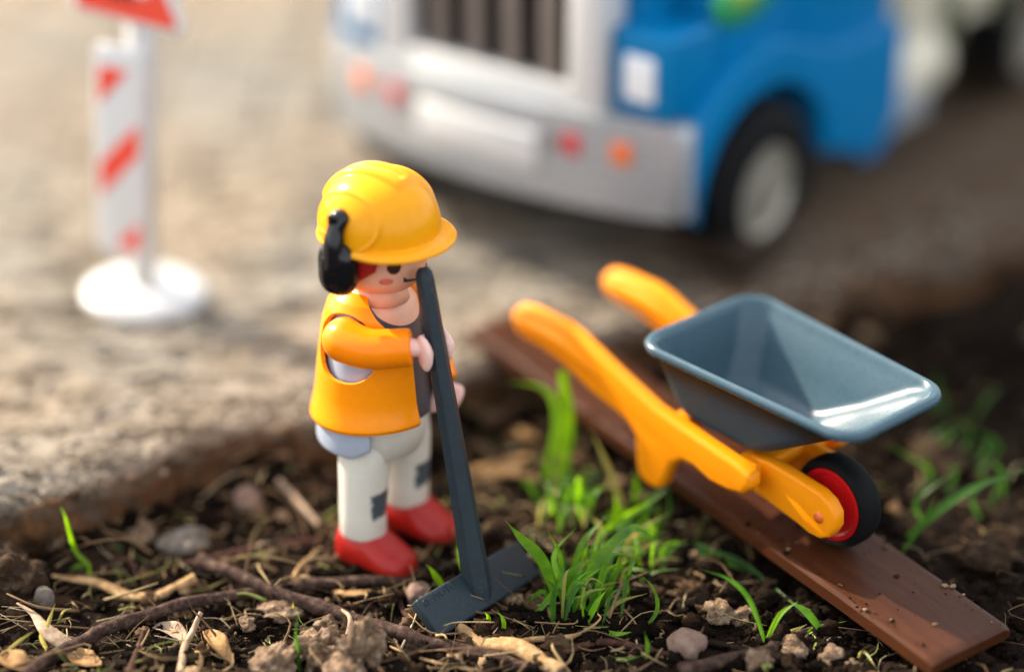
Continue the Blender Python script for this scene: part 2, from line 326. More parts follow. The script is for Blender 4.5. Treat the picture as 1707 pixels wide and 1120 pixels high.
def slab_mat():
    m = ramp_mat('weathered stone slab', [(.30, (.034, .027, .020)), (.41, (.135, .114, .089)), (.54, (.275, .242, .199)), (.68, (.40, .362, .308))], scale=(.5, 1.4, 1.2), nscale=1.35, detail=12, bump=.7, bscale=5, bdist=.07, rough=.85)
    N = m.node_tree.nodes; L = m.node_tree.links; p = N['Principled BSDF']; src = p.inputs['Base Color'].links[0].from_socket
    tc = N.new('ShaderNodeTexCoord')
    # large patches of warmer and greyer stone
    big = N.new('ShaderNodeTexNoise'); big.inputs['Scale'].default_value = .22; big.inputs['Detail'].default_value = 4; L.new(tc.outputs['Object'], big.inputs['Vector'])
    cr = N.new('ShaderNodeValToRGB'); cr.color_ramp.elements[0].position = .38; cr.color_ramp.elements[0].color = (.86, .90, .92, 1); cr.color_ramp.elements[1].position = .62; cr.color_ramp.elements[1].color = (1.08, .99, .88, 1); L.new(big.outputs['Fac'], cr.inputs[0])
    mu = N.new('ShaderNodeMix'); mu.data_type = 'RGBA'; mu.blend_type = 'MULTIPLY'; mu.inputs['Factor'].default_value = 1; L.new(src, mu.inputs['A']); L.new(cr.outputs[0], mu.inputs['B'])
    gr = N.new('ShaderNodeTexNoise'); gr.inputs['Scale'].default_value = 13; gr.inputs['Detail'].default_value = 6; gr.inputs['Roughness'].default_value = .8; L.new(tc.outputs['Object'], gr.inputs['Vector'])
    gm = N.new('ShaderNodeMapRange'); gm.inputs['From Min'].default_value = .36; gm.inputs['From Max'].default_value = .66; gm.inputs['To Min'].default_value = .62; gm.inputs['To Max'].default_value = 1.22; L.new(gr.outputs['Fac'], gm.inputs['Value'])
    gv = N.new('ShaderNodeVectorMath'); gv.operation = 'SCALE'; L.new(mu.outputs['Result'], gv.inputs[0]); L.new(gm.outputs[0], gv.inputs['Scale'])
    # soil smeared on the broken side; truck's shade also painted in brown at right
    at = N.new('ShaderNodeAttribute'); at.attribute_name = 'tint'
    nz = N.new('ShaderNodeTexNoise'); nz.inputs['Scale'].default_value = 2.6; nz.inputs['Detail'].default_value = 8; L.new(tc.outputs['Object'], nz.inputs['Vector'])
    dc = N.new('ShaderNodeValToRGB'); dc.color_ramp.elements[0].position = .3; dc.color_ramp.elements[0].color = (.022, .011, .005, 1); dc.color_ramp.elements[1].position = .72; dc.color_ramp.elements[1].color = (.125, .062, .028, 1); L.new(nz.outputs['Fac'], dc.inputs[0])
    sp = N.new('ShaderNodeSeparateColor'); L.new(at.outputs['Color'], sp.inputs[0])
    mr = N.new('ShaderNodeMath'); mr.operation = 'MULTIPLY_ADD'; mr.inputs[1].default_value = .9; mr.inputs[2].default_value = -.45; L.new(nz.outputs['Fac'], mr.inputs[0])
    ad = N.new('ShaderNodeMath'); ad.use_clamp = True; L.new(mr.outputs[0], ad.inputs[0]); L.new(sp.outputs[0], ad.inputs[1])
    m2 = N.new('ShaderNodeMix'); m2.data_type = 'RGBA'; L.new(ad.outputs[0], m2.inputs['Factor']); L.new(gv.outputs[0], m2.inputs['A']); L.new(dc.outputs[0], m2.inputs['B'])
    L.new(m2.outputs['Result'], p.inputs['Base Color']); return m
M['slab'] = slab_mat()

def grass_mat(name, c0, c1):
    m = bpy.data.materials.new(name); m.use_nodes = True; N = m.node_tree.nodes; L = m.node_tree.links; p = N['Principled BSDF']; out = N['Material Output']
    p.inputs['Roughness'].default_value = .42; p.inputs['Specular IOR Level'].default_value = .4
    tc = N.new('ShaderNodeTexCoord'); nz = N.new('ShaderNodeTexNoise'); nz.inputs['Scale'].default_value = 3; nz.inputs['Detail'].default_value = 6; L.new(tc.outputs['Object'], nz.inputs['Vector'])
    cr = N.new('ShaderNodeValToRGB'); cr.color_ramp.elements[0].position = .32; cr.color_ramp.elements[0].color = c0 + (1,); cr.color_ramp.elements[1].position = .68; cr.color_ramp.elements[1].color = c1 + (1,); L.new(nz.outputs['Fac'], cr.inputs[0])
    L.new(cr.outputs[0], p.inputs['Base Color'])
    tr = N.new('ShaderNodeBsdfTranslucent'); hs = N.new('ShaderNodeHueSaturation'); hs.inputs['Hue'].default_value = .48; hs.inputs['Value'].default_value = 2.2; hs.inputs['Saturation'].default_value = 1.05; L.new(cr.outputs[0], hs.inputs['Color']); L.new(hs.outputs[0], tr.inputs['Color'])
    ms = N.new('ShaderNodeMixShader'); ms.inputs[0].default_value = .5; L.new(p.outputs[0], ms.inputs[1]); L.new(tr.outputs[0], ms.inputs[2]); L.new(ms.outputs[0], out.inputs['Surface']); return m
M['grass'] = grass_mat('fresh grass', (.045, .15, .012), (.11, .26, .02))
M['grass_lime'] = grass_mat('lime grass', (.10, .28, .010), (.19, .42, .020))
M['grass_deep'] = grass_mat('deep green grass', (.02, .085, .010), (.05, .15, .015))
M['grass_dry'] = grass_mat('yellowed grass', (.22, .22, .05), (.34, .32, .09))

# ================================================================== SETTING
EX = np.array([-60, -14, -6.7, -3.9, -2.75, -1.9, -1.15, -.3, .35, 1.45, 3.8, 7.9, 13.0, 22, 80.0]); EY = np.array([-34, -5.6, -.45, 1.75, 2.55, 2.85, 2.95, 3.45, 4.05, 5.1, 6.35, 8.1, 11.3, 16.5, 52.0])
def edge_y(x):
    return np.interp(x, EX, EY) + .16 * fbm(x * .9, x * 0, 3, 4) * 2 + .10 * fbm(x * 3.1, x * 0 + 5, 5, 3) * 2
SLAB_Z = 1.2
def ground_h(x, y):
    x = np.asarray(x, float); y = np.asarray(y, float)
    h = .55 * fbm(x * .45, y * .45, 11, 3) + .36 * fbm(x * 1.5, y * 1.5, 21, 4, .55) + .16 * fbm(x * 6, y * 6, 31, 3)
    flat = np.ones_like(h)
    for (cx, cy, r) in ((-.3, -.12, 1.0), (.5, 1.15, 1.0), (1.75, -1.55, .8), (.1, .5, 1.0)):
        flat = np.minimum(flat, .25 + .75 * sst(.5, 1.5, np.hypot(x - cx, y - cy) / r))
    h = h * flat
    # soil banked against the slab, and packed under the plank
    d = np.clip(edge_y(x) - y, 0, 9); h = h + (.24 + .7 * fbm(x * 1.1, y * 1.1, 15, 3)) * np.exp(-(d / .55) ** 1.3)
    h = h - .13 * np.exp(-(((x - 1.75) * .66 + (y + 1.6) * .75) / 1.3) ** 4 - (((x - 1.75) * .75 - (y + 1.6) * .66) / .55) ** 2)
    u = (x - 1.17) * .603 - (y - 5.57) * .798; v = (x - 1.17) * .798 + (y - 5.57) * .603
    m = (1 - sst(.0, .7, np.abs(v - 1.0) - 1.0)) * sst(-1, .5, u) * (1 - sst(12.4, 13.2, u))
    top = 1.5 - 1.1 * u / 12.2 - .42
    h = h * (1 - m) + np.minimum(h, top) * m
    return h
# ground: one sheet, fine in front of the camera and coarse out to the far distance
gx = np.concatenate([np.linspace(-400, -12, 14), np.linspace(-11, -7.6, 14), np.arange(-7.5, 12.6, .06), np.linspace(13, 18, 20), np.linspace(19, 400, 16)])
gy = np.concatenate([np.linspace(-400, -12, 12), np.linspace(-11, -5, 24), np.arange(-4.9, 9, .06), np.linspace(9.2, 16, 30), np.linspace(18, 400, 14)])
X, Y = np.meshgrid(gx, gy); Z = ground_h(X, Y)
inside = Y > edge_y(X) + .8; Z = np.where(inside, -.6, Z)
v = np.stack([X.ravel(), Y.ravel(), Z.ravel()], 1); nx, ny = len(gx), len(gy)
i = np.arange((nx - 1) * (ny - 1)); a = (i // (nx - 1)) * nx + i % (nx - 1); quad = np.stack([a, a + 1, a + nx + 1, a + nx], 1)
tag(link('ground', big_mesh('ground', v, quad, M['soil'])), 'dark crumbly garden soil with clods and litter', 'ground', kind='structure')

# pavement: weathered slab with a broken, soil-stained edge
sx = np.concatenate([np.linspace(-60, -9, 40), np.arange(-8.9, 16, .05), np.linspace(16.2, 80, 60)])
st = np.concatenate([np.arange(0, 6, .05), np.linspace(6.1, 14, 60), np.linspace(15, 90, 30)])
zz = np.array([-.7, -.35, -.1, .05, .2, .35, .5, .65, .8, .92, 1.02])
ye = edge_y(sx); rows = []; tint = []
for zq in zz:
    o = .34 * fbm(sx * 1.3, sx * 0 + zq * 2.2, 41, 5, .6) * 2 + .20 * fbm(sx * 4, sx * 0 + zq * 5, 44, 4) * 2
    rows.append(np.stack([sx, ye + o * (1 - .3 * zq) - .10 * (1.1 - zq), np.full_like(sx, zq)], 1)); tint.append(np.full_like(sx, 1.0 if zq < .8 else .75))
for k, t in enumerate(st):
    yy = ye + t
    rough = .16 * fbm(sx * .9, yy * 2.0, 51, 5, .55) + .13 * fbm(sx * 3.0, yy * 7, 57, 3)
    pits = -.20 * sst(.14, .32, fbm(sx * .9, yy * 2.8, 63, 4)) - .13 * sst(.13, .3, fbm(sx * 2.6, yy * 4.6, 71, 3))
    chip = sst(.2, .95, t + .8 * fbm(sx * .8, yy * .8, 81, 3)); leftm = sst(-1.0, -2.2, sx) * .16
    z = SLAB_Z + rough * .8 + pits - leftm * (1 - chip) - .24 * (1 - sst(0, .22 + .3 * fbm(sx * 1.1, sx * 0, 85, 3), t + .25 * fbm(sx * 3, yy * 3, 83, 3)))
    crack = np.abs(yy - (2.75 + .28 * (sx + 2.5) * np.where(sx < -2.2, 1, .1) + .22 * fbm(sx * 1.3, sx * 0, 91, 3) * 2)); z = z - .18 * np.exp(-(crack / .07) ** 2) * sst(-.6, -1.4, sx) * sst(-6.4, -4.6, sx)
    far = sst(30, 60, t); z = z * (1 - far) + SLAB_Z * far
    rows.append(np.stack([sx, yy, z], 1)); tint.append(.38 * np.exp(-t / .10) + .25 * sst(.05, .2, -pits) + .72 * sst(1.0, 7.5, sx - .45 * (yy - 6)) * sst(34, 24, t))  # last term: earthy brown growing to the right, painting in the truck's shade
v = np.vstack(rows); tint = np.concatenate(tint); nx = len(sx); ny = len(rows)
i = np.arange((nx - 1) * (ny - 1)); a = (i // (nx - 1)) * nx + i % (nx - 1); quad = np.stack([a, a + 1, a + nx + 1, a + nx], 1)
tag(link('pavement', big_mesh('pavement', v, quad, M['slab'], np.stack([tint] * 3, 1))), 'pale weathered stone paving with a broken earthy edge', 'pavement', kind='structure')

# loose grit lying on the paving
GV = v.reshape(len(rows), nx, 3)
def slab_h(x, y):
    i_ = np.clip(np.searchsorted(sx, x), 1, nx - 1); t_ = y - edge_y(x); j_ = np.clip(np.searchsorted(st, t_), 0, len(st) - 1) + len(zz); return GV[j_, i_, 2]
# ------------------------------------------------------------------ loose soil and fibres (uncountable)
def ico(sub):
    bm = bmesh.new(); bmesh.ops.create_icosphere(bm, subdivisions=sub, radius=1); v = np.array([p.co[:] for p in bm.verts]); f = np.array([[q.index for q in t.verts] for t in bm.faces]); bm.free(); return v, f
def lumpy(v, seed, amp=.35, fr=1.3, oct_=3):
    out = []
    for p in v:
        q = Vector(p) * fr + Vector((seed * 7.3, seed * 3.1, seed * 1.7)); d = 0; A = 1
        for k in range(oct_): d += A * mnoise.noise(q * 2 ** k); A *= .55
        out.append(np.array(p) * (1 + amp * d))
    return np.array(out)
def scatter(name, n, size_fn, area, palette, weights, mat_, label, cat, sub_small, sub_big, thr, sink=.25, dens=None):
    tS = [(lumpy(v, s, .6, 1.6), f) for s in range(8) for v, f in [ico(sub_small)]]; tB = [(lumpy(v, s + 20, .75, 1.7, 4), f) for s in range(8) for v, f in [ico(sub_big)]]
    V = []; F = []; C = []; off = 0
    x = rng.uniform(area[0], area[1], n); y = rng.uniform(area[2], area[3], n); keep = y < edge_y(x) - .02
    if dens is not None: keep &= rng.random(n) < dens(x, y)
    x = x[keep]; y = y[keep]; z = ground_h(x, y); sz = size_fn(len(x)); pi = rng.choice(len(palette), len(x), p=weights)
    pi = np.where((x > 6.2 + .5 * y) & (rng.random(len(x)) < .85), np.minimum(pi, 1), pi)   # mostly dark crumbs to the right, shade painted into their colour
    for k in range(len(x)):
        tv, tf = (tB if sz[k] > thr else tS)[k % 8]
        A = rng.normal(size=(3, 3)); q, _ = np.linalg.qr(A)
        sc = sz[k] * np.array([rng.uniform(.7, 1.35), rng.uniform(.7, 1.2), rng.uniform(.55, .95)])
        p = (tv @ q) * sc; p[:, 0] += x[k]; p[:, 1] += y[k]; p[:, 2] += z[k] + sz[k] * (.55 - sink)
        V.append(p); F.append(tf + off); off += len(p)
        C.append(np.broadcast_to(np.array(palette[pi[k]]) * rng.uniform(.7, 1.35), (len(p), 3)))
    tag(link(name, big_mesh(name, np.vstack(V), np.vstack(F), mat_, np.vstack(C))), label, cat, kind='stuff')
PAL = [(.005, .003, .0019), (.010, .0058, .0033), (.028, .016, .0088), (.09, .054, .030), (.23, .152, .088)]
view_d = lambda x, y: np.where((np.abs(x - 2) < 5.6 + .21 * (y + 5)) & (y > -4.8), 1, .25)
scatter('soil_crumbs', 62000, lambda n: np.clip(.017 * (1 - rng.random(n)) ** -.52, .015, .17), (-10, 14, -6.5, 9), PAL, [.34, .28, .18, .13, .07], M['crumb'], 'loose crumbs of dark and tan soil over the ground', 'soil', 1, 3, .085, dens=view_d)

gx_ = rng.uniform(-8, 12, 3600); gt_ = rng.exponential(1.3, 3600) + .03; gy_ = edge_y(gx_) + gt_; gz_ = slab_h(gx_, gy_); V = []; F = []; C = []; off = 0; tg_ = [(lumpy(a_, q_ + 70, .6, 1.6), b_) for q_ in range(6) for a_, b_ in [ico(1)]]
for k in range(len(gx_)):
    r_ = min(.085, .014 * (1 - rng.random()) ** -.5); tv, tf = tg_[k % 6]; A_, _ = np.linalg.qr(rng.normal(size=(3, 3))); p = (tv @ A_) * r_ * np.array([1.2, 1, .75]) + np.array([gx_[k], gy_[k], gz_[k] + r_ * .3])
    V.append(p); F.append(tf + off); off += len(p); C.append(np.broadcast_to(np.array([(.05, .032, .02), (.16, .115, .08), (.30, .25, .19), (.40, .35, .28)][rng.choice(4, p=[.16, .22, .30, .32])]), (len(p), 3)))
tag(link('paving_grit', big_mesh('paving_grit', np.vstack(V), np.vstack(F), M['crumb'], np.vstack(C))), 'loose grit and earth grains strewn along the edge of the paving', 'grit', kind='stuff')
V = []; F = []; C = []; off = 0
for k in range(2600):
    x, y = rng.uniform(-7, 12), rng.uniform(-4.6, 6.5)
    if y > edge_y(np.array([x]))[0] - .1 or (x > 6 + .5 * y and rng.random() < .75): continue
    L_ = rng.choice([.25, .5, .9, 1.5], p=[.4, .35, .2, .05]) * rng.uniform(.6, 1.3); r = rng.uniform(.006, .02) * (2.1 if rng.random() < .14 else 1)
    a = rng.uniform(0, math.tau); z = float(ground_h(np.array([x]), np.array([y]))[0]) + rng.uniform(.0, .12)
    d = np.array([math.cos(a), math.sin(a), rng.uniform(-.15, .5)]) * L_; b = rng.normal(size=3) * L_ * .16; b[2] = abs(b[2]) * .45
    P = spline([np.array([x, y, z]), np.array([x, y, z]) + d * .5 + b, np.array([x, y, z]) + d], 7)
    P[:, 2] = np.maximum(P[:, 2], ground_h(P[:, 0], P[:, 1]) + .01)
    tv, tf = tube(P, np.linspace(r, r * .4, 7), 4, False); tri = []
    for q in tf: tri += [q] if len(q) == 3 else [(q[0], q[1], q[2]), (q[0], q[2], q[3])]
    V.append(tv); F.append(np.array(tri) + off); off += len(tv)
    c = [(.34, .24, .12), (.22, .14, .075), (.10, .06, .035), (.44, .36, .22), (.20, .22, .06)][rng.choice(5, p=[.3, .3, .2, .1, .1])]
    C.append(np.broadcast_to(np.array(c) * rng.uniform(.6, 1.2), (len(tv), 3)))
tag(link('dry_fibres', big_mesh('dry_fibres', np.vstack(V), np.vstack(F), M['fibre'], np.vstack(C))), 'fine dry roots, straw bits and fibres strewn over the soil', 'litter', kind='stuff')

# ================================================================== TOY FIGURE
FIG = np.array([-.2, .35, 0.0]); FYAW = R(-31)
fig = thing('toy_figure', 'toy builder figure in yellow hard hat, orange vest and red boots', 'toy figure', tuple(FIG), (0, 0, FYAW))
def to_fig(p):
    p = np.asarray(p, float) - FIG; c, s = math.cos(-FYAW), math.sin(-FYAW); return np.array([c * p[0] - s * p[1], s * p[0] + c * p[1], p[2]])
ZS = [2.15, 2.5, 3.0, 3.6, 4.1, 4.5, 4.75, 4.92, 5.02, 5.08]
AS = [1.06, 1.05, .99, .93, .87, .80, .72, .60, .46, .30]; BS = [1.12, 1.12, 1.06, 1.00, .94, .88, .80, .66, .50, .32]
def tors(z, al, off):
    a = np.interp(z, ZS, AS) + off; b = np.interp(z, ZS, BS) + off
    return np.stack([a * np.cos(al), b * np.sin(al), z + 0 * al], -1)
# inner torso: shirt with a dark top and bare neckline in front
al = np.linspace(-math.pi, math.pi, 120, endpoint=False); ad_ = np.degrees(al); KN = 28
zn = np.where(np.abs(ad_) < 76, np.minimum(4.50 + (np.abs(ad_) / 62) ** 2.2 * .40, 5.0), 5.0)
rings = [tors(2.82 + (zn - 2.82) * k / KN, al, -.07) for k in range(KN + 1)] + [tors(zn + (5.08 - zn) * k / 10, al, -.07) for k in range(1, 11)]
v, f = loft(rings); mi = []
for q in f:
    c = v[list(q)].mean(0); aa = abs(math.degrees(math.atan2(c[1], c[0]))); row = min(q) // 120
    mi.append(2 if row >= KN and max(q) >= 120 * KN else (1 if aa < 58 or (aa < 76 and c[2] > 4.62) else 0))
link('torso', mesh('torso', v, f, [M['shirt'], M['top'], M['skin']], mi=mi), fig)
# orange vest: a shell with arm holes and an open front
def vest_hole(a, z):
    """negative inside an opening; a in degrees"""
    front = np.interp(z, [2.5, 3.9, 4.2, 4.5, 4.75, 5.0], [17, 17, 22, 36, 52, 66])
    h1 = (np.abs(a) - front) / 40.0
    e = lambda a0: (np.abs((a - a0) / 38) ** 2.3 + np.abs((z - 4.22) / .58) ** 2.3) ** (1 / 2.3) - 1
    return np.minimum(np.minimum(h1, e(-91)), e(91))
na, nz_ = 260, 130; ag = np.linspace(-180, 180, na, endpoint=False); zg = np.linspace(2.72, 5.04, nz_)
A, Zg = np.meshgrid(ag, zg); A = A.copy(); Zg = Zg.copy()
for it in range(6):                                             # pull grid points near an opening onto its outline
    hv = vest_hole(A, Zg); da = (vest_hole(A + .4, Zg) - vest_hole(A - .4, Zg)) / .8; dz = (vest_hole(A, Zg + .006) - vest_hole(A, Zg - .006)) / .012
    g = (da * 57) ** 2 + dz ** 2 + 1e-6; near = (np.abs(hv) < .06) & (np.abs(hv) > 0)
    if it == 0: sel = np.abs(hv / np.sqrt(g)) < .0145
    A = np.where(sel, A - hv * da * 57 * 57 / g, A); Zg = np.where(sel, Zg - hv * dz / g, Zg)
droop = .16 * np.cos(np.radians(A) + .3) * sst(3.2, 2.72, Zg)
flare = .07 + .06 * sst(3.3, 2.7, Zg) - .05 * sst(2.80, 2.72, Zg)
P = tors(Zg, np.radians(A), flare); P[..., 2] += droop * .5
hv = vest_hole(A, Zg); v = P.reshape(-1, 3); hf = hv.ravel(); f = []
for i_ in range(nz_ - 1):
    for j in range(na):
        q = (i_ * na + j, i_ * na + (j + 1) % na, (i_ + 1) * na + (j + 1) % na, (i_ + 1) * na + j)
        if np.mean(hf[list(q)]) > .004: f.append(q)
me = fixn(mesh('vest', v, f, M['vest'])); bm = bmesh.new(); bm.from_mesh(me); bmesh.ops.delete(bm, geom=[p for p in bm.verts if not p.link_faces], context='VERTS'); bm.to_mesh(me); bm.free(); me.shade_smooth()
vo = link('vest', me, fig); sm = vo.modifiers.new('thick', 'SOLIDIFY'); sm.thickness = .075; sm.offset = -1
bev(vo, .022, 3, 50)
# grey shirt tail hanging below the vest at the back and sides
al2 = np.linspace(R(62), R(298), 80); rr = []
for z, o in ((2.98, -.04), (2.7, -.02), (2.34, .0), (2.25, -.02)): rr.append(np.stack([(1.0 + o) * np.cos(al2), (1.06 + o) * np.sin(al2), np.full_like(al2, z) + .16 * sst(R(84), R(62), al2) * (z < 2.6) + .16 * sst(R(276), R(298), al2) * (z < 2.6)], 1))
v, f = loft(rr, False, False, closed=False); so_ = link('shirt_tail', fixn(mesh('shirt_tail', v, f, M['shirt'])), fig); sm = so_.modifiers.new('thick', 'SOLIDIFY'); sm.thickness = .10; sm.offset = 0; bev(so_, .04, 3, 50)
# hips and legs
v, f = loft([ell(.50, .60, 1.92, 48), ell(.70, .84, 2.05, 48), ell(.80, .92, 2.4, 48), ell(.90, 1.0, 3.0, 48)]); link('trouser_seat', mesh('trouser_seat', v, f, M['trouser']), fig)
def boot_vf():
    xs = np.array([-.47, -.45, -.40, -.30, -.1, .15, .32, .48, .66, .82, .93, .99, 1.01]); ws = np.array([.05, .20, .30, .37, .41, .42, .42, .43, .42, .37, .28, .16, .04]); hs = np.array([.30, .62, .76, .82, .82, .80, .74, .62, .50, .42, .34, .24, .16])
    rings = []; t = np.linspace(0, math.tau, 28, endpoint=False); sg = lambda c, e: np.sign(c) * np.abs(c) ** e
    xx = np.linspace(0, 1, 30); xi = np.interp(xx, np.linspace(0, 1, len(xs)), xs)
    for x in xi:
        wq = np.interp(x, xs, ws); h = np.interp(x, xs, hs); z0 = .03 * sst(.6, 1.0, x)
        y = wq * sg(np.cos(t), .75); s = sg(np.sin(t), .7); yy = np.where(s > 0, y * (1 - .18 * s), y * (1 - .06 * np.abs(s)))
        rings.append(np.stack([np.full_like(t, x), yy, z0 + h * (.5 + .5 * s)], 1))
    return loft(rings)
def leg(side, lift, fwd):
    y0 = side * .60
    rings = []
    for z, a, b, dx, dy in ((.60, .32, .29, 0, 0), (.585, .385, .36, 0, 0), (.63, .40, .38, 0, 0), (1.0, .40, .385, 0, 0), (1.5, .42, .40, .02, -.02 * side), (2.0, .445, .43, .03, -.05 * side), (2.45, .46, .44, .03, -.12 * side), (2.6, .3, .3, .03, -.12 * side)):
        rings.append(ell(a, b, z + 0, 36, .92, dx, dy))
    v, f = loft(rings); me = fixn(mesh('trouser_leg', v, f, M['trouser']))
    o = link('trouser_leg', me, fig, (fwd, y0, lift)); b_ = link('boot', fixn(mesh('boot', *boot_vf(), M['boot'])), fig, (fwd, y0, lift - .05)); return o, b_
leg(-1, .0, .03); lo, bo = leg(1, .10, .12); lo.scale.z = .97
# arms
def arm(path, rad, name='sleeve'):
    P = spline(path, 26); r = np.interp(np.linspace(0, 1, 26), np.linspace(0, 1, len(rad)), rad); v, f = tube(P, r, 28, cuff=True); link(name, fixn(mesh(name, v, f, M['sleeve'])), fig)
arm([(.0, -.94, 4.42), (.12, -1.06, 4.44), (.58, -1.03, 4.40), (1.14, -.76, 4.46)], [.36, .365, .335, .315])
arm([(-.08, .88, 4.36), (.0, .98, 4.2), (.40, .90, 3.66), (.82, .70, 3.16)], [.36, .37, .33, .28])
def chand(center, axis, back, wrist, name='hand'):
    """C-shaped gripping hand around an axis; back = direction from the grip to the palm, wrist = end of the sleeve"""
    ax = np.array(axis, float); ax /= np.linalg.norm(ax); bk = np.array(back, float); bk -= ax * (bk @ ax); bk /= np.linalg.norm(bk); sd = np.cross(ax, bk); c = np.array(center, float)
    rings = []; n = 16; ts = np.linspace(-1.95, 1.95, 36); tt = np.linspace(0, math.tau, n, endpoint=False)
    for t in ts:
        k = abs(t) / 1.95; hw = (.235 + .085 * sst(.25, .75, k)) * math.sqrt(max(0.02, 1 - max(0, (k - .62) / .385) ** 2)); th = .075
        o = bk * math.cos(t) + sd * math.sin(t)
        rings.append([c + o * (.265 + th * math.cos(u)) + ax * hw * np.sign(math.sin(u)) * abs(math.sin(u)) ** .8 for u in tt])
    w_ = np.array(wrist, float); palm = loft(rings); a_ = c + (w_ - c) * .45
    wr = tube(spline([a_, a_ + (w_ - a_) * .5, w_ + (w_ - a_) * .25], 8), [.14, .15, .165], 16)
    v, f = join(palm, wr); link(name, fixn(mesh(name, v, f, M['hand'])), fig)
# ------------------------------------------------------------------ hoe (held by the figure, leaning to the ground)
BL0 = at_z(735, 1060, .13); BL1 = at_z(905, 957, .15); BU = np.array([-.425, .37, .47])
HOE_B = (BL0 + BL1) / 2 + BU * .62; HOE_T = at_y(705, 447, -.50); GRIP = at_y(731, 575, -.62)
tg = (GRIP[2] - HOE_B[2]) / (HOE_T[2] - HOE_B[2]); GRIP = HOE_B + (HOE_T - HOE_B) * tg
haxis = to_fig(HOE_T) - to_fig(HOE_B)
gl = to_fig(GRIP); wv = to_fig(FIG + np.array([-.80, .60, 0])); chand(gl, haxis, wv, (1.15, -.755, 4.46))
lh = np.array([1.02, .58, 2.84]); chand(lh, np.array([.6, .5, .75]), np.array([.82, .70, 3.16]) - lh, (.82, .70, 3.16))

hoe = thing('toy_hoe', 'dark slate grey toy hoe with its broad blade on the soil', 'hoe', tuple(HOE_B))
d = HOE_T - HOE_B; ln = np.linalg.norm(d); d /= ln; Lx = (BL1 - BL0) / np.linalg.norm(BL1 - BL0); side_ = Lx - d * (Lx @ d); side_ /= np.linalg.norm(side_); oth = np.cross(d, side_)
rings = []
for t, r in ((-.06, .21), (.0, .22), (.08, .215), (.2, .195), (.5, .175), (.85, .15), (.955, .145), (.985, .13), (1.0, .085)):
    th = np.linspace(0, math.tau, 36, endpoint=False); k = 1 / np.cos(((th + math.pi / 6) % (math.pi / 3)) - math.pi / 6)
    rad = r * (.965 * k * .75 + .25)
    rings.append(d * ln * t + rad[:, None] * (np.cos(th)[:, None] * side_ + np.sin(th)[:, None] * oth))
v, f = loft(rings); link('handle', fixn(mesh('handle', v, f, M['hoe'], sharp=24)), hoe)
nrm = np.cross(Lx, BU); nrm /= np.linalg.norm(nrm); nrm *= np.sign(nrm @ (CAM - HOE_B)); Ub = BU / np.linalg.norm(BU); hh = np.linalg.norm(BU); wl = np.linalg.norm(BL1 - BL0)
mb = Matrix(((Lx[0], Ub[0], nrm[0], 0), (Lx[1], Ub[1], nrm[1], 0), (Lx[2], Ub[2], nrm[2], 0), (0, 0, 0, 1)))
bc = (BL0 + BL1) / 2 - HOE_B
v, f = box(-wl / 2, wl / 2, 0, hh, -.24, .0); ob = bev(link('blade', mesh('blade', v, f, M['hoe'], smooth=True), hoe), .055, 3); ob.matrix_local = Matrix.Translation(Vector(bc)) @ mb
# socket web where handle and blade meet
pk = lambda a, b, n_: Vector(bc) + mb.to_3x3() @ Vector((a, b, n_))
v, f = loft([np.array([pk(-.20, hh * .99, .0), pk(.20, hh * .99, .0), pk(.13, hh * .98, .22), pk(-.13, hh * .98, .22)]), np.array([pk(-.12, hh * .30, -.01), pk(.12, hh * .30, -.01), pk(.06, hh * .30, .03), pk(-.06, hh * .30, .03)])]); bev(link('socket', fixn(mesh('socket', v, f, M['hoe'])), hoe), .03, 2)
# moulded marks in low relief
tcv = bpy.data.curves.new('moulded_letters', 'FONT'); tcv.body = 'MUTU'; tcv.size = .20; tcv.extrude = .006; tcv.align_x = 'CENTER'
to_ = bpy.data.objects.new('tmp', tcv); COL.objects.link(to_); dg = bpy.context.evaluated_depsgraph_get(); tme = bpy.data.meshes.new_from_object(to_.evaluated_get(dg)); bpy.data.objects.remove(to_)
tme.name = 'moulded_letters'; tme.materials.clear(); tme.materials.append(M['hoe'])
tl = link('moulded_letters', tme, ob, (-wl * .265, hh * .76, .004))
v, f = tube([(math.cos(t) * .05, math.sin(t) * .05, 0) for t in np.linspace(0, math.tau, 18)], .014, 6, False); link('pin_mark', mesh('pin_mark', v, f, M['hoe']), ob, (-wl / 2 + .14, hh - .13, .002))

# ------------------------------------------------------------------ head and helmet
HC = to_fig([-.08, .17, 5.62]); hd_rot = R(0)
prof = [(-.52, .20), (-.50, .38), (-.44, .55), (-.34, .67), (-.2, .735), (0, .755), (.25, .755), (.5, .72), (.68, .6), (.78, .4), (.82, .15)]
v, f = loft([ell(r, r, z, 48) for z, r in prof]); head = link('head', fixn(mesh('head', v, f, M['skin'])), fig, tuple(HC), (0, 0, hd_rot))
v, f = loft([ell(.46, .46, -.75, 32), ell(.42, .42, -.6, 32), ell(.40, .40, -.4, 32)]); link('neck', fixn(mesh('neck', v, f, M['skin'])), fig, tuple(HC))
def decal(name, outline, mat_, off=.012, ring=3):
    """thin printed patch wrapped on the head; outline in (azimuth deg, z)"""
    o = np.array(outline, float); c = o.mean(0); V = []; F = []; n = len(o)
    def P(a, z, r_): rr_ = np.interp(z, [p[0] for p in prof], [p[1] for p in prof]) + r_; return (rr_ * math.cos(R(a)), rr_ * math.sin(R(a)), z)
    V.append(P(c[0], c[1], off))
    for k in range(1, ring + 1):
        for p in o: q = c + (p - c) * k / ring; V.append(P(q[0], q[1], off))
    for p in o: V.append(P(p[0], p[1], -.01))
    for j in range(n): F.append((0, 1 + j, 1 + (j + 1) % n))
    for k in range(ring):
        for j in range(n): a_ = 1 + k * n; F.append((a_ + j, a_ + n + j, a_ + n + (j + 1) % n, a_ + (j + 1) % n))
    link(name, fixn(mesh(name, V, F, mat_)), head)
cz = 0.02
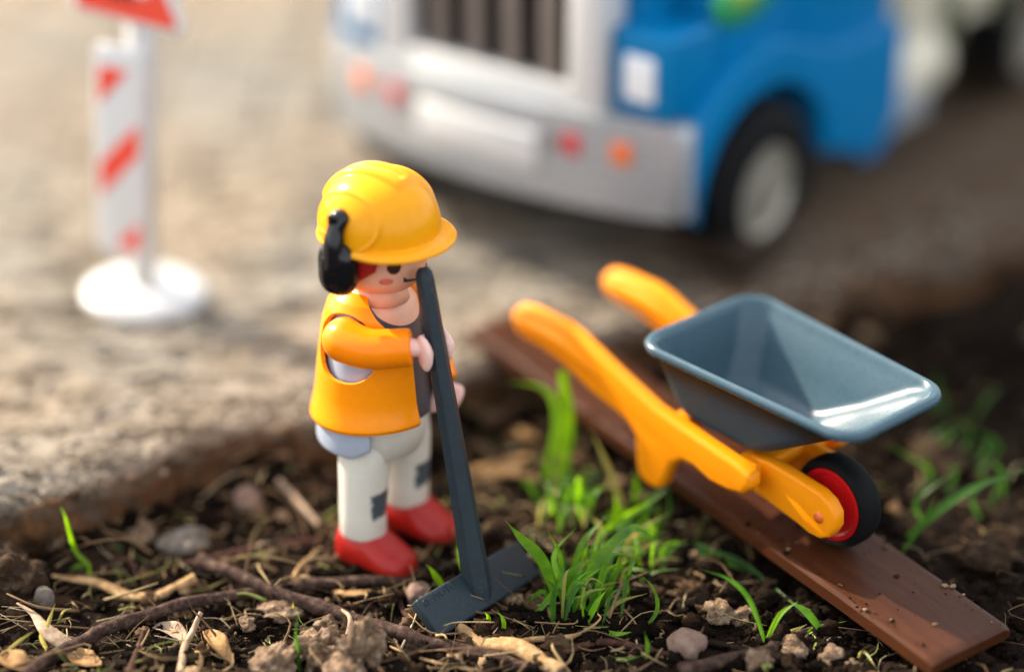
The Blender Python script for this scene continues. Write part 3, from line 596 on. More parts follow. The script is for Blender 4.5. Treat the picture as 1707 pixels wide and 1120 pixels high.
tcirc = np.linspace(0, math.tau, 24, endpoint=False)
for s in (-1, 1):
    decal('eye', [(s * 40 + 9 * math.cos(t), .11 + .125 * math.sin(t)) for t in tcirc], M['eye'])
    decal('blush', [(s * 50 + 9 * math.cos(t), -.14 + .06 * math.sin(t) - .035 * s * -math.cos(t) * 0) for t in tcirc], M['blush'], .006)
aa = np.linspace(-27, 27, 24); up_ = [(a_, -.17 + .13 * (a_ / 21) ** 2 + .022) for a_ in aa]; dn_ = [(a_, -.17 + .13 * (a_ / 21) ** 2 - .022) for a_ in aa[::-1]]
V = []; F = []
for k, a_ in enumerate(aa):
    zc = -.235 + .085 * (a_ / 27) ** 2; wd = .020 + .022 * (abs(a_) / 27) ** 5
    for z in (zc - wd, zc + wd): rr_ = np.interp(z, [p[0] for p in prof], [p[1] for p in prof]) + .012; V.append((rr_ * math.cos(R(a_)), rr_ * math.sin(R(a_)), z))
    if k: F.append((2 * k - 2, 2 * k, 2 * k + 1, 2 * k - 1))
mo = link('mouth', mesh('mouth', V, F, M['eye']), head); sm = mo.modifiers.new('t', 'SOLIDIFY'); sm.thickness = .014
# hair: cap at the back and sides
hz = [(-.22, .70), (-.1, .80), (.1, .83), (.35, .83), (.6, .76), (.8, .5), (.86, .2)]; al3 = np.linspace(R(62), R(298), 60); rr = []
for z, r in hz: 
    sh = sst(.2, -.25, z) * R(30); sh = sh + R(-3) * sst(-.2, .3, z); a3 = np.linspace(R(60) + sh, R(300) - sh, 60); rr.append(np.stack([r * np.cos(a3), r * np.sin(a3), np.full_like(a3, z)], 1))
v, f = loft(rr, False, False, closed=False); ho = link('hair', fixn(mesh('hair', v, f, M['hair'])), fig, tuple(HC), (0, 0, hd_rot)); sm = ho.modifiers.new('t', 'SOLIDIFY'); sm.thickness = .05; sm.offset = 1
# helmet
na, nt_ = 360, 150; H0 = .49; HH = 1.08; RX, RY = 1.02, .97
th = np.linspace(-math.pi, math.pi, na, endpoint=False); rings = []
for k in range(nt_):
    t = .02 + .98 * k / (nt_ - 1); p = t * math.pi / 2; s = math.sin(p) ** .90; c = max(0, math.cos(p)) ** .86
    x = RX * s * np.cos(th) - .03 * c; y = RY * s * np.sin(th); z = np.full_like(x, H0 + HH * c * .95)
    hz_ = (z - H0) / HH
    ridge = (sst(.30, .20, np.abs(y)) * sst(.62, .45, x) * sst(.30, .45, hz_)) * .060
    ridge = ridge - .03 * sst(.10, .04, np.abs(y)) * sst(.5, .38, x) * sst(.5, .6, hz_)
    e = np.sqrt(((x + .10) / .62) ** 2 + ((hz_ - .34) / .42) ** 2); sidem = sst(.44, .64, np.abs(y))
    pan = (sst(1.05, .95, e) * .030 + .030 * np.exp(-((e - .985) / .045) ** 2)) * sidem
    backl = .02 * sst(.16, .12, hz_) * sst(-.2, -.5, np.cos(th))
    n_ = np.stack([x / RX, y / RY, (z - H0) / HH], 1); n_ /= np.linalg.norm(n_, axis=1)[:, None] + 1e-9
    rings.append(np.stack([x, y, z], 1) + n_ * (ridge + pan + backl)[:, None])
fr = sst(-.35, .9, np.cos(th)); ext = .05 + .20 * fr ** 1.2; dz = -.03 * fr
def brim(e, z): return np.stack([(RX + e) * np.cos(th), (RY + e) * np.sin(th), H0 + z + 0 * th], 1)
rings += [brim(ext * .12 + .01, -.005 + dz * .05), brim(ext * .5, -.02 + dz * .4), brim(ext * .92, -.045 + dz), brim(ext, -.075 + dz), brim(ext * .95, -.105 + dz), brim(ext * .4, -.10 + dz * .6), brim(-.08 + 0 * ext, -.09), brim(-.10 + 0 * ext, .2), brim(-.2 + 0 * ext, .5)]
v, f = loft(rings, True, False); helm = link('helmet', fixn(mesh('helmet', v, f, M['helmet'])), fig, tuple(HC), (0, 0, hd_rot))
# ear defenders on swivel arms
for s in (-1,):
    y = s * 1.0; X0 = -.16; q_ = 1.0 if s < 0 else .90
    v, f = superell(.35, .225, .46, .72, .8); v[:, 0] += X0; v[:, 1] += y; v[:, 2] += .13
    e_ = link('ear_defender', fixn(mesh('ear_defender', v, f, M['black'])), helm)
    ins = superell(.14, .06, .27, .7, .8); ins[0][:, 0] += X0 - .07; ins[0][:, 1] += y + s * .185; ins[0][:, 2] += .12; link('cup_cover', fixn(mesh('cup_cover', *ins, M['black'])), e_)
    pa = spline([(X0 + .02, s * .88 * q_, 1.0), (X0 + .02, s * .95 * q_, .97), (X0, s * 1.03 * q_, .80), (X0 - .01, s * 1.09 * q_, .52), (X0, s * 1.07, .2)], 20)
    link('swivel_arm', fixn(mesh('swivel_arm', *tube(pa, np.interp(np.linspace(0, 1, 20), [0, .18, .5, .8, 1], [.15, .175, .15, .20, .26]), 18, True, .75), M['black'])), e_)
    kn = superell(.10, .03, .12, .7, 1); kn[0][:, 0] += X0 - .02; kn[0][:, 1] += s * 1.08 * q_; kn[0][:, 2] += .96; link('pivot_knob', fixn(mesh('pivot_knob', *kn, M['black'])), e_)

# ================================================================== PLANK RAMP
PA = np.array([1.33, 5.79, 1.53]); PU = np.array([.603, -.798, -.0902]); PU /= np.linalg.norm(PU); PVv = np.array([.798, .603, 0]); PVv /= np.linalg.norm(PVv); PN = np.cross(PU, PVv); PN *= np.sign(PN[2])
mp_ = Matrix(((PU[0], PVv[0], PN[0], PA[0]), (PU[1], PVv[1], PN[1], PA[1]), (PU[2], PVv[2], PN[2], PA[2]), (0, 0, 0, 1)))
nl, nw = 130, 26; Lp, Wp, Tp = 12.3, 1.82, .30
xs = np.linspace(-.2, Lp, nl); ys = np.concatenate([[0, .03, .07, .12], np.linspace(.2, Wp - .2, nw - 8), [Wp - .12, Wp - .07, Wp - .03, Wp]])
XX, YY = np.meshgrid(xs, ys, indexing='ij'); gr = .010 * fbm(XX * .5, YY * 9, 5, 3) * 2 + .012 * fbm(XX * 1.2, YY * 2, 8, 3)
edge = np.minimum(YY, Wp - YY); rnd = -.055 * (1 - sst(0, .12, edge)) - .05 * (1 - sst(0, .1, np.minimum(XX + .2, Lp - XX)))
groove = -.018 * np.exp(-((YY - .20) / .05) ** 2)
jit = .03 * fbm(XX * 1.1, YY * .2, 12, 3) * (1 - sst(0, .3, edge)) * np.where(YY < 1, 1, -1)
top = np.stack([XX, YY + jit, gr + rnd + groove], -1).reshape(-1, 3); bot = np.stack([XX, YY + jit, np.full_like(XX, -Tp) - rnd * .7], -1).reshape(-1, 3); ny = len(ys); f = []
for i_ in range(nl - 1):
    for j in range(ny - 1): a_ = i_ * ny + j; f += [(a_, a_ + ny, a_ + ny + 1, a_ + 1), tuple(q + nl * ny for q in (a_, a_ + 1, a_ + ny + 1, a_ + ny))]
    a_ = i_ * ny; b_ = a_ + nl * ny; f.append((a_, b_, b_ + ny, a_ + ny)); a_ += ny - 1; b_ += ny - 1; f.append((a_, a_ + ny, b_ + ny, b_))
for j in range(ny - 1):
    a_ = j; b_ = a_ + nl * ny; f.append((a_, a_ + 1, b_ + 1, b_)); a_ = (nl - 1) * ny + j; b_ = a_ + nl * ny; f.append((a_, b_, b_ + 1, a_ + 1))
pl = link('plank', fixn(mesh('plank', np.vstack([top, bot]), f, M['plank'], sharp=50))); pl.matrix_world = mp_; tag(pl, 'reddish brown wooden plank laid as a ramp under the wheelbarrow', 'plank')

V = []; F = []; C = []; off = 0; tb = [(lumpy(v_, q_ + 50, .6, 1.6), f_) for q_ in range(6) for v_, f_ in [ico(1)]]
for k in range(240):
    u_ = rng.uniform(0, 12.2); w__ = rng.choice([rng.uniform(.02, .3), rng.uniform(.05, 1.78), rng.uniform(1.5, 1.8)], p=[.35, .35, .3]); r_ = min(.05, .010 * (1 - rng.random()) ** -.6)
    tv, tf = tb[k % 6]; A_, _ = np.linalg.qr(rng.normal(size=(3, 3))); p = (tv @ A_) * r_ * np.array([1.2, 1, .7]) + (PA + PU * u_ + PVv * w__ + PN * r_ * .3)
    V.append(p); F.append(tf + off); off += len(p); C.append(np.broadcast_to(np.array(PAL[rng.choice([1, 2, 3, 4], p=[.25, .35, .3, .1])]), (len(p), 3)))
tag(link('spilled_soil', big_mesh('spilled_soil', np.vstack(V), np.vstack(F), M['crumb'], np.vstack(C))), 'soil grains spilled over the plank', 'soil', kind='stuff')

# ================================================================== WHEELBARROW
wb = thing('toy_wheelbarrow', 'toy wheelbarrow with blue grey tray, yellow frame and red wheel hub', 'wheelbarrow', (7.59, -.82, .72))
wax = Vector((-.672, .736, .081)).normalized(); wla = Vector((-.738, -.675, 0)); wla = (wla - wax * wla.dot(wax)).normalized(); wup = wax.cross(wla)
wb.rotation_euler = Matrix((wax, wla, wup)).transposed().to_euler()
# local: x towards the handles, +y towards the camera, z up
WSP = lambda pts, n=60: [tuple(p) for p in spline([(a_, 0, c_) for a_, c_ in pts], n)[:, [0, 2]]]
beam = [(6.95, 1.62), (6.98, 1.80), (6.84, 1.98), (6.55, 2.06), (5.7, 2.14), (5.35, 2.10), (4.4, 1.83), (3.3, 1.56), (2.2, 1.47), (1.35, 1.42), (1.02, 1.34), (.97, 1.12), (1.15, .90), (1.5, .80), (1.9, .78), (2.3, .88), (2.55, .86), (2.78, .66), (2.92, .22), (3.02, .04), (3.16, 0), (3.36, 0), (3.52, .08), (3.60, .25), (3.72, .82), (3.95, 1.0), (4.85, 1.14), (5.6, 1.36), (6.1, 1.42), (6.6, 1.42), (6.82, 1.47)]
for s in (1, -1):
    v, f = prism(beam, s * .98, s * 1.30); bev(link('frame_side', fixn(mesh('frame_side', v, f, M['yellow'])), wb), .10, 4, 50)
    grip = tube(spline([(4.6, s * 1.14, 1.50), (5.25, s * 1.14, 1.69), (5.75, s * 1.14, 1.77), (6.72, s * 1.14, 1.73)], 16), [.16, .22, .24, .245, .24, .23], 20); link('grip', fixn(mesh('grip', *grip, M['yellow'])), wb)
    fork = [(1.62, .60), (1.1, .56), (.42, .47), (.2, .42), (-.05, .44), (-.24, .57), (-.33, .80), (-.29, 1.04), (-.13, 1.20), (.1, 1.28), (.7, 1.30), (1.25, 1.30), (1.68, 1.22), (1.75, .9)]
    fa, fb, fx, fz = (.46, .74, -.10, .04) if s > 0 else (.34, .52, .06, 0)
    v, f = prism([(p_[0] + fx, p_[1] + fz) for p_ in fork], s * fa, s * fb); fo = bev(link('fork_arm', fixn(mesh('fork_arm', v, f, M['yellow'])), wb), .06, 3, 50)
    v, f = loft([np.stack([(.02 + fx) + .10 * np.cos(tcirc), np.full(24, s * fb - s * .01), .84 + fz + .10 * np.sin(tcirc)], 1), np.stack([(.02 + fx) + .10 * np.cos(tcirc), np.full(24, s * fb + s * .012), .84 + fz + .10 * np.sin(tcirc)], 1)]); link('axle_cap', fixn(mesh('axle_cap', v, f, M['amber'])), fo)
v, f = box(1.22, 1.72, -.985, .985, .98, 1.26); bev(link('cross_brace', mesh('cross_brace', v, f, M['yellow']), wb), .06, 3)
v, f = box(2.9, 3.25, -.985, .985, 1.08, 1.34); bev(link('cross_brace', mesh('cross_brace', v, f, M['yellow']), wb), .06, 3)
def tray_ring(k, off=0.0, dzz=0.0):
    a0 = 1.22 + (-.80 - 1.22) * k + off; a1 = 3.28 + (3.62 - 3.28) * k - off; b0 = .80 + (1.24 - .80) * k - off; b1 = .86 + (1.42 - .86) * k - off
    z0 = 1.42 + (2.90 - 1.42) * k + dzz; z1 = 1.42 + (2.72 - 1.42) * k + dzz
    return rrect(a0, a1, (b0, b1), z0, z1, .44 + .04 * k, 10)
inset = lambda ring, q: ring.mean(0) + (ring - ring.mean(0)) * q
outer = [inset(tray_ring(0), .86), inset(tray_ring(0, 0, .0), .955), tray_ring(.03), tray_ring(.10, 0), tray_ring(.5), tray_ring(.97)]
outer[0][:, 2] -= .03; outer[1][:, 2] -= .015
rimc = tray_ring(1.0); 
def rim_ring(dx, dzz): 
    c = rimc.mean(0); o = rimc - c; o[:, 2] = 0; o /= np.linalg.norm(o, axis=1)[:, None]; q = rimc + o * dx; q[:, 2] += dzz; return q
rim = [rim_ring(.03, -.10), rim_ring(.11, -.07), rim_ring(.145, .0), rim_ring(.11, .07), rim_ring(.03, .10), rim_ring(-.06, .07), rim_ring(-.09, -.02)]
inner = [tray_ring(.9, .085), tray_ring(.5, .085), tray_ring(.16, .085, .04), inset(tray_ring(.08, .09, .06), .97), inset(tray_ring(.04, .09, .06), .90), inset(tray_ring(.02, .09, .07), .5)]
v, f = loft(outer + rim + inner); mi = [1 if max(q) < len(outer[0]) * len(outer) else 0 for q in f]; mi = [m_i if len(q) == 4 else (1 if min(q) < len(outer[0]) else 0) for m_i, q in zip(mi, f)]; link('tray', fixn(mesh('tray', v, f, [M['tray'], M['tray_out']], mi=mi)), wb)
def lathe_y(prof_, n=48, cx=0, cz=0):
    t = np.linspace(0, math.tau, n, endpoint=False); return loft([np.stack([cx + r * np.cos(t), np.full(n, y), cz + r * np.sin(t)], 1) for r, y in prof_])
def wheel(parent, r, wdt, cx, cy, cz, rim_r, rmat, tread=0, seg=56):
    W_ = link('wheel', None, parent, (cx, cy, cz)); h = wdt / 2
    rr_ = r - .1 * r
    pr = [(rim_r, -h * .72), (rim_r * 1.05, -h), (r * .86, -h), (r * .95, -h * .82), (r, -h * .4), (r, h * .4), (r * .95, h * .82), (r * .86, h), (rim_r * 1.05, h), (rim_r, h * .72)]
    link('tyre', fixn(mesh('tyre', *lathe_y(pr, seg), M['tyre'], sharp=60)), W_)
    q = [(rim_r * .2, -h * .86), (rim_r * .6, -h * .84), (rim_r * .82, -h * .82), (rim_r * .88, -h * .94), (rim_r * 1.0, -h * .92), (rim_r * 1.0, h * .92), (rim_r * .88, h * .94), (rim_r * .82, h * .82), (rim_r * .6, h * .84), (rim_r * .3, h * .97), (rim_r * .1, h * 1.0)]
    link('rim', fixn(mesh('rim', *lathe_y(q, seg), rmat, sharp=40)), W_); return W_
wheel(wb, .81, .50, .13, 0, .82, .64, M['red'])
link('axle', fixn(mesh('axle', *tube([(.02, -.57, .84), (.02, .57, .84)], .07, 12, False), M['yellow'])), wb)

# ================================================================== TOY TRUCK
TO = np.array([1.34, 9.75, SLAB_Z + .02]); TYAW = R(-128.6)
tk = thing('toy_truck', 'blue toy lorry with white grille and bumper parked on the paving', 'toy truck', tuple(TO), (0, 0, TYAW))
def tbox(name, b, mt, w_=.12, parent=None, seg=3): return bev(link(name, mesh(name, *box(*b), mt), parent or tk), w_, seg)
HW, SAG = 4.66, .70                                              # bowed bumper
def bow(y): return -SAG * (y / HW) ** 2
def bump_ring(z, k=1.0):
    pts = [(bow(y), y) for y in np.linspace(-HW + .4, HW - .4, 26)]; xe = bow(HW - .4)
    pts += [(xe - .45 + .45 * math.cos(R(t)), HW - .4 + .4 * math.sin(R(t))) for t in (25, 50, 70, 90)] + [(-1.32, HW), (-1.32, -HW)] + [(xe - .45 + .45 * math.cos(R(t)), -HW + .4 - .4 * math.sin(R(t))) for t in (90, 70, 50, 25)]
    p = np.array([(x, y, z) for x, y in pts]); c = p.mean(0); q = c + (p - c) * k; q[:, 2] = z; return q
v, f = loft([bump_ring(1.80, .97), bump_ring(1.87), bump_ring(3.66), bump_ring(3.76, .985), bump_ring(3.79, .9)]); bp = link('bumper', fixn(mesh('bumper', v, f, M['greywhite'], sharp=50)), tk)
tbox('number_plate', (-.12, .07, -1.55, 1.55, 2.42, 3.2), M['white'], .04, bp)
for s in (-1, 1):
    for nm, yy, hw_, mt in (('marker_light', 2.31, .18, 'lens_red'), ('marker_light', 3.38, .21, 'amber')):
        o = tbox(nm, (-.06, .06, -hw_, hw_, 2.88, 3.32), M[mt], .04, bp); o.location = (bow(yy), s * yy, 0); o.rotation_euler = (0, 0, s * math.atan(2 * SAG * yy / HW ** 2))
    o = tbox('lamp_recess', (-.03, .03, -.12, .12, 2.92, 3.26), M['bar'], .02, bp); o.location = (bow(1.92), s * 1.92, 0); o.rotation_euler = (0, 0, s * math.atan(2 * SAG * 1.92 / HW ** 2))
# grille: white frame, dark recess, grey bars
GB = 4.18
gb = link('grille', fixn(mesh('grille', *join(box(-1.2, -.30, -2.85, -2.08, 3.74, 8.6), box(-1.2, -.30, 2.08, 2.85, 3.74, 8.6), box(-1.2, -.30, -2.08, 2.08, 3.74, GB - .01), box(-1.2, -.30, -2.08, 2.08, 8.3, 8.6)), M['white'])), tk); bev(gb, .05, 2)
tbox('grille_recess', (-2.0, -.66, -2.07, 2.07, GB, 8.29), M['void'], .01, gb)
bar_me = mesh('grille_bar', *box(-.60, -.53, -.225, .225, GB, 8.29), M['bar'])
for k in range(4): bev(link('grille_bar', bar_me, gb, (0, -1.41 + .94 * k, 0)), .025, 2)
# bonnet and cab
hoodp = [(-1.15, 3.5), (-1.15, 7.9), (-1.7, 8.4), (-5.8, 9.2), (-5.8, 3.5)]
v, f = prism(hoodp, -3.4, 3.4); bev(link('bonnet', fixn(mesh('bonnet', v, f, M['blue'])), tk), .35, 4)
cabp = [(-4.8, 3.8), (-5.2, 8.9), (-6.2, 13.5), (-8.9, 13.8), (-8.9, 1.9), (-7.4, 1.9), (-7.1, 3.8)]
v, f = prism(cabp, -4.42, 4.42); cab = bev(link('cab', fixn(mesh('cab', v, f, M['blue'])), tk), .28, 4)
v, f = loft([np.array([(-5.34, y_, z_) for y_, z_ in ((-3.7, 9.5), (3.7, 9.5))] + [(-6.12, y_, 12.8) for y_ in (3.5, -3.5)]), np.array([(-5.24, y_, z_) for y_, z_ in ((-3.7, 9.5), (3.7, 9.5))] + [(-6.06, y_, 12.8) for y_ in (3.5, -3.5)])]); link('windscreen', fixn(mesh('windscreen', v, f, M['glass'])), cab)
for s in (-1, 1):
    dr = tbox('door', (-8.5, -5.9, s * 4.405 - .04, s * 4.405 + .06, 5.2, 12.9), M['blue'], .04, cab)
    tbox('door_window', (-8.2, -6.4, s * 4.48 - .03, s * 4.48 + .03, 9.7, 12.5), M['glass'], .02, dr)
# fenders with wheel arches
WC = (-3.3, 1.73); arch = [(WC[0] - .1 + 2.3 * math.cos(t), WC[1] + .1 + 2.1 * math.sin(t)) for t in np.linspace(R(-5), R(190), 22)]
fpoly = [(-1.02, 3.4)] + [(WC[0] - .1 + 3.1 * math.cos(t), WC[1] + .1 + 2.95 * math.sin(t)) for t in np.linspace(R(42), R(118), 12)] + [(-5.9, 4.05), (-8.7, 3.95), (-8.7, 1.95), (-8.1, 1.15), (-7.3, 1.10), (-6.8, 1.55)] + [p for p in arch[::-1] if p[1] > 1.55] + [(-1.3, 1.75), (-1.05, 2.0)]
for s in (-1, 1):
    v, f = prism(fpoly, s * 3.2, s * 4.82); fe = bev(link('fender', fixn(mesh('fender', v, f, M['blue'])), tk), .42, 5, 50)
    hb = tbox('headlight_housing', (-2.2, -.62, s * 3.6 - .74, s * 3.6 + .74, 3.80, 5.55), M['blue'], .16)
    tbox('headlight', (-.66, -.54, s * 3.6 - .36, s * 3.6 + .36, 4.16, 5.08), M['lamp'], .08, hb)
    wh = wheel(tk, 1.84, 1.4, WC[0], s * 4.28, 1.74, 1.0, M['hub'])
    for k in range(6):
        a_ = k * math.pi / 3; link('wheel_nut', fixn(mesh('wheel_nut', *tube([(.58 * math.cos(a_), s * .22, .58 * math.sin(a_)), (.58 * math.cos(a_), s * .42, .58 * math.sin(a_))], .09, 8, False), M['hub'])), wh)
tbox('side_panel', (-5.4, -2.2, 3.3, 4.30, 3.4, 7.8), M['blue'], .2)
# emblem printed on the bonnet side
v, f = loft([np.stack([-3.1 + 1.15 * np.cos(tcirc), np.full(24, 4.30), 5.90 + .68 * np.sin(tcirc)], 1), np.stack([-3.1 + 1.15 * np.cos(tcirc), np.full(24, 4.33), 5.90 + .68 * np.sin(tcirc)], 1)])
emb = link('emblem', fixn(mesh('emblem', v, f, M['green'])), tk)
v, f = loft([np.stack([-3.1 + .55 * np.cos(tcirc), np.full(24, 4.32), 5.95 + .36 * np.sin(tcirc)], 1), np.stack([-3.1 + .55 * np.cos(tcirc), np.full(24, 4.35), 5.95 + .36 * np.sin(tcirc)], 1)]); link('emblem_centre', fixn(mesh('emblem_centre', v, f, M['lime'])), emb)
# chassis, step, load bed with ribs, rear wheels
tbox('chassis', (-27, -1.0, -2.0, 2.0, 1.5, 2.6), M['black'], .1)
for s in (-1, 1):
    tbox('step', (-10.6, -8.95, s * 3.9 - .6, s * 3.9 + .6, 1.1, 1.9), M['greywhite'], .12)
    v, f = loft([np.stack([np.full(24, x_), s * 3.6 + .9 * np.cos(tcirc) * q, 2.2 + .9 * np.sin(tcirc) * q], 1) for x_, q in ((-9.0, .9), (-9.06, 1), (-11.4, 1), (-11.46, .9))]); link('fuel_tank', fixn(mesh('fuel_tank', v, f, M['cream'], sharp=50)), tk)
bed = tbox('load_bed', (-27, -10.2, -4.2, 4.2, 2.75, 9.6), M['cream'], .15)
rib = mesh('bed_rib', *box(-.22, .22, -.2, .2, 2.6, 9.4), M['olive'])
for s in (-1, 1):
    for k in range(7): bev(link('bed_rib', rib, bed, (-11.6 - 2.4 * k, s * 4.3, 0)), .06, 2)
    for x_ in (-16.0, -20.2, -24.2):
        wheel(tk, 1.50, 1.3, x_, s * 3.7, 1.50, .9, M['hub'])
    tbox('mudguard', (-18.4, -13.6, s * 3.9 - .7, s * 3.9 + .7, 3.05, 3.4), M['olive'], .12)

# ================================================================== ROAD SIGN
sg = thing('toy_road_sign', 'white toy sign post with a red striped panel on a round base', 'road sign', (-5.29, 7.9, SLAB_Z + .03), (0, R(3.2), 0)); sg_yaw = R(-28)
v, f = loft([ell(1.18, 1.18, 0, 56), ell(1.24, 1.24, .05, 56), ell(1.24, 1.24, .14, 56), ell(1.16, 1.16, .22, 56), ell(.8, .8, .29, 56), ell(.34, .34, .33, 56)]); link('base', fixn(mesh('base', v, f, M['white'])), sg)
link('post', fixn(mesh('post', *tube([(-.04, .08, .25), (-.04, .08, 8.3)], .29, 24, False), M['white'])), sg)
def sy(v): c_, s_ = math.cos(sg_yaw), math.sin(sg_yaw); v = np.asarray(v, float); return np.stack([c_ * v[:, 0] - s_ * v[:, 1], s_ * v[:, 0] + c_ * v[:, 1], v[:, 2]], 1)
def plate(poly, y0, y1, cx=0): v, f = prism(poly, y0, y1); return sy(v), f
def rpoly(x0, x1, z0, z1, r, n=6):
    return [(cx + r * math.cos(R(s + 90 * k / n)), cz + r * math.sin(R(s + 90 * k / n))) for cx, cz, s in ((x1 - r, z1 - r, 0), (x0 + r, z1 - r, 90), (x0 + r, z0 + r, 180), (x1 - r, z0 + r, 270)) for k in range(n + 1)]
px0, px1, pz0, pz1 = -.80, .36, 1.02, 5.36
v, f = plate(rpoly(px0, px1, pz0, pz1, .18), -.50, -.34); pn = bev(link('striped_panel', fixn(mesh('striped_panel', v, f, M['white'])), sg), .03, 2, 50)
def clip(poly, ax, val, keep_less):
    out = []
    for k in range(len(poly)):
        p, q = poly[k], poly[(k + 1) % len(poly)]; ip = (p[ax] <= val) == keep_less; iq = (q[ax] <= val) == keep_less
        if ip: out.append(p)
        if ip != iq: t = (val - p[ax]) / (q[ax] - p[ax]); out.append(tuple(p[i] + (q[i] - p[i]) * t for i in (0, 1)))
    return out
m_ = .12
for zc in (.80, 2.86, 4.78):
    p = [(px0, zc - .75), (px1, zc + .55), (px1, zc + 1.20), (px0, zc - .05)]
    p = clip(clip(clip(clip(p, 0, px0 + m_, False), 0, px1 - m_, True), 1, pz0 + m_ * 2, False), 1, pz1 - m_ * 3.4, True)
    if len(p) > 2: v, f = plate(p, -.52, -.49); link('red_stripe', fixn(mesh('red_stripe', v, f, M['signred'], smooth=False)), pn)
def tri(r, z0, rr_=.16):
    pts = [(-r, 0), (r, 0), (0, r * 1.73)]; cen = np.array([0, r * .577]); out = []
    for k, p in enumerate(pts):
        c = cen + (np.array(p) - cen) * (1 - rr_ * 2 / (r * 1.155)); a0 = [150, 270, 30][k]
        for q in range(7): t = R(a0 + 120 * q / 6); out.append((c[0] + rr_ * math.cos(t), z0 + c[1] + rr_ * math.sin(t)))
    return out
off_x = -.10
def shift(p): return [(a_ + off_x, b_) for a_, b_ in p]
v, f = plate(shift(tri(1.42, 5.86)), -.40, -.24); bd = bev(link('warning_board', fixn(mesh('warning_board', v, f, M['white'])), sg), .03, 2, 50)
v, f = plate(shift(tri(1.24, 5.97, .12)), -.42, -.395); br = link('red_border', fixn(mesh('red_border', v, f, M['signred'], smooth=False)), bd)
v, f = plate(shift(tri(.62, 6.48, .08)), -.44, -.415); link('white_centre', fixn(mesh('white_centre', v, f, M['white'], smooth=False)), bd)
mound = [(a_ + off_x, b_ - .14) for a_, b_ in ((-.42, 6.50), (.02, 6.50), (-.16, 6.72), (-.28, 6.70))]; man = [(a_ + off_x, b_ - .14) for a_, b_ in ((.10, 6.50), (.2, 6.50), (.17, 6.8), (.08, 7.05), (-.06, 6.95), (-.2, 6.74), (-.16, 6.72), (0, 6.86), (.04, 6.75))]
for nm, pp in (('pictogram_mound', mound), ('pictogram_digger', man)): v, f = plate(pp, -.46, -.435); link(nm, fixn(mesh(nm, v, f, M['black'], smooth=False)), bd)

# ================================================================== TWIGS, STRAWS, STONES
def gz(x, y): return float(ground_h(np.array([x]), np.array([y]))[0])
def gpt(x, y, dz=0.0):
    z = 0
    for _ in range(4): p = at_z(x, y, z + dz); z = gz(p[0], p[1])
    return np.array([p[0], p[1], z + dz])
def rough_tube(P, rad, n=12, amp=.18, m=70, knots=(), flat=1.0, seed=0):
    P = spline(P, m); L_ = np.concatenate([[0], np.cumsum(np.linalg.norm(np.diff(P, axis=0), axis=1))]); r = np.interp(np.linspace(0, 1, m), np.linspace(0, 1, len(rad)), rad)
    wob = np.stack([fbm(L_ * 1.2, L_ * 0 + k, 100 + seed * 3 + k, 3) for k in range(3)], 1) * .10; P = P + wob * (r[:, None] / .1)
    for kp, ka in knots: r = r * (1 + ka * np.exp(-((L_ / L_[-1] - kp) / .012) ** 2))
    T, N_, B_ = frames(P); th_ = np.linspace(0, math.tau, n, endpoint=False); rings = []
    for k in range(m):
        nn = 1 + amp * 2 * fbm(np.cos(th_) * 1.4 + L_[k] * .7, np.sin(th_) * 1.4 + seed * 9.1, 200 + seed, 3) + amp * .5 * fbm(th_ * 3, th_ * 0 + L_[k] * .5, 300 + seed, 2)
        rings.append(P[k] + r[k] * nn[:, None] * (np.cos(th_)[:, None] * N_[k] + flat * np.sin(th_)[:, None] * B_[k]))
    return loft(rings)
def stick(name, pts, rad, mt, label, cat='twig', seed=0, **kw):
    P = [gpt(p[0], p[1], p[2] if len(p) > 2 else .05) for p in pts]; v, f = rough_tube(P, rad, seed=seed, **kw)
    return solo(name, v, f, mt, label, cat, 'bits of wood and straw on the soil')
stick('twig', [(330, 932, .32), (430, 975, .24), (565, 1022, .16), (690, 1062, .10), (800, 1090, .06), (930, 1122, .02)], [.125, .12, .125, .12, .13, .10], M['twig'], 'long dark twig running from left of the boots to under the hoe blade', seed=1, knots=((.0, .35), (.36, .3), (.62, .2)))
stick('twig', [(40, 1125, .12), (120, 1078, .14), (220, 1030, .16), (330, 1003, .14), (430, 988, .12), (540, 974, .10), (640, 970, .08), (690, 968, .03)], [.10, .115, .115, .10, .095, .10, .09, .06], M['twig'], 'curved brown twig sweeping up from the bottom left corner', seed=2, knots=((.3, .2),))
stick('twig', [(300, 945, .05), (400, 922, .10), (470, 910, .12), (535, 898, .12)], [.08, .10, .10, .09], M['twig_red'], 'reddish twig lying behind the crossing of the two long twigs', seed=3)
stick('twig', [(1130, 1125, .08), (1200, 1105, .10), (1275, 1078, .12), (1330, 1056, .1), (1385, 1040, .06)], [.13, .12, .09, .055, .03], M['twig'], 'dark twig at the bottom right pointing to the plank', seed=4, knots=((.55, .5),))
stick('straw', [(85, 958, .18), (150, 972, .14), (215, 990, .12), (262, 996, .14)], [.04, .10, .11, .09], M['straw'], 'flat tan straw chip bent up at its right end', 'straw', 5, flat=.45, amp=.3)
stick('straw', [(262, 997, .10), (295, 980, .16), (328, 962, .22)], [.085, .10, .095], M['straw'], 'short stout straw stub with cut end left of the long twig', 'straw', 6)
stick('wood_chip', [(28, 1005, .12), (52, 1020, .14), (85, 1052, .14), (125, 1092, .1)], [.02, .06, .16, .17], M['straw_pale'], 'pale wedge shaped wood chip near the bottom left corner', 'wood chip', 7, flat=.4, amp=.3)
stick('straw', [(298, 1122, .06), (308, 1085, .12), (322, 1050, .22), (335, 1022, .34)], [.065, .06, .055, .045], M['straw_pale'], 'upright pale straw stalk at the bottom edge under the curved twig', 'straw', 8)
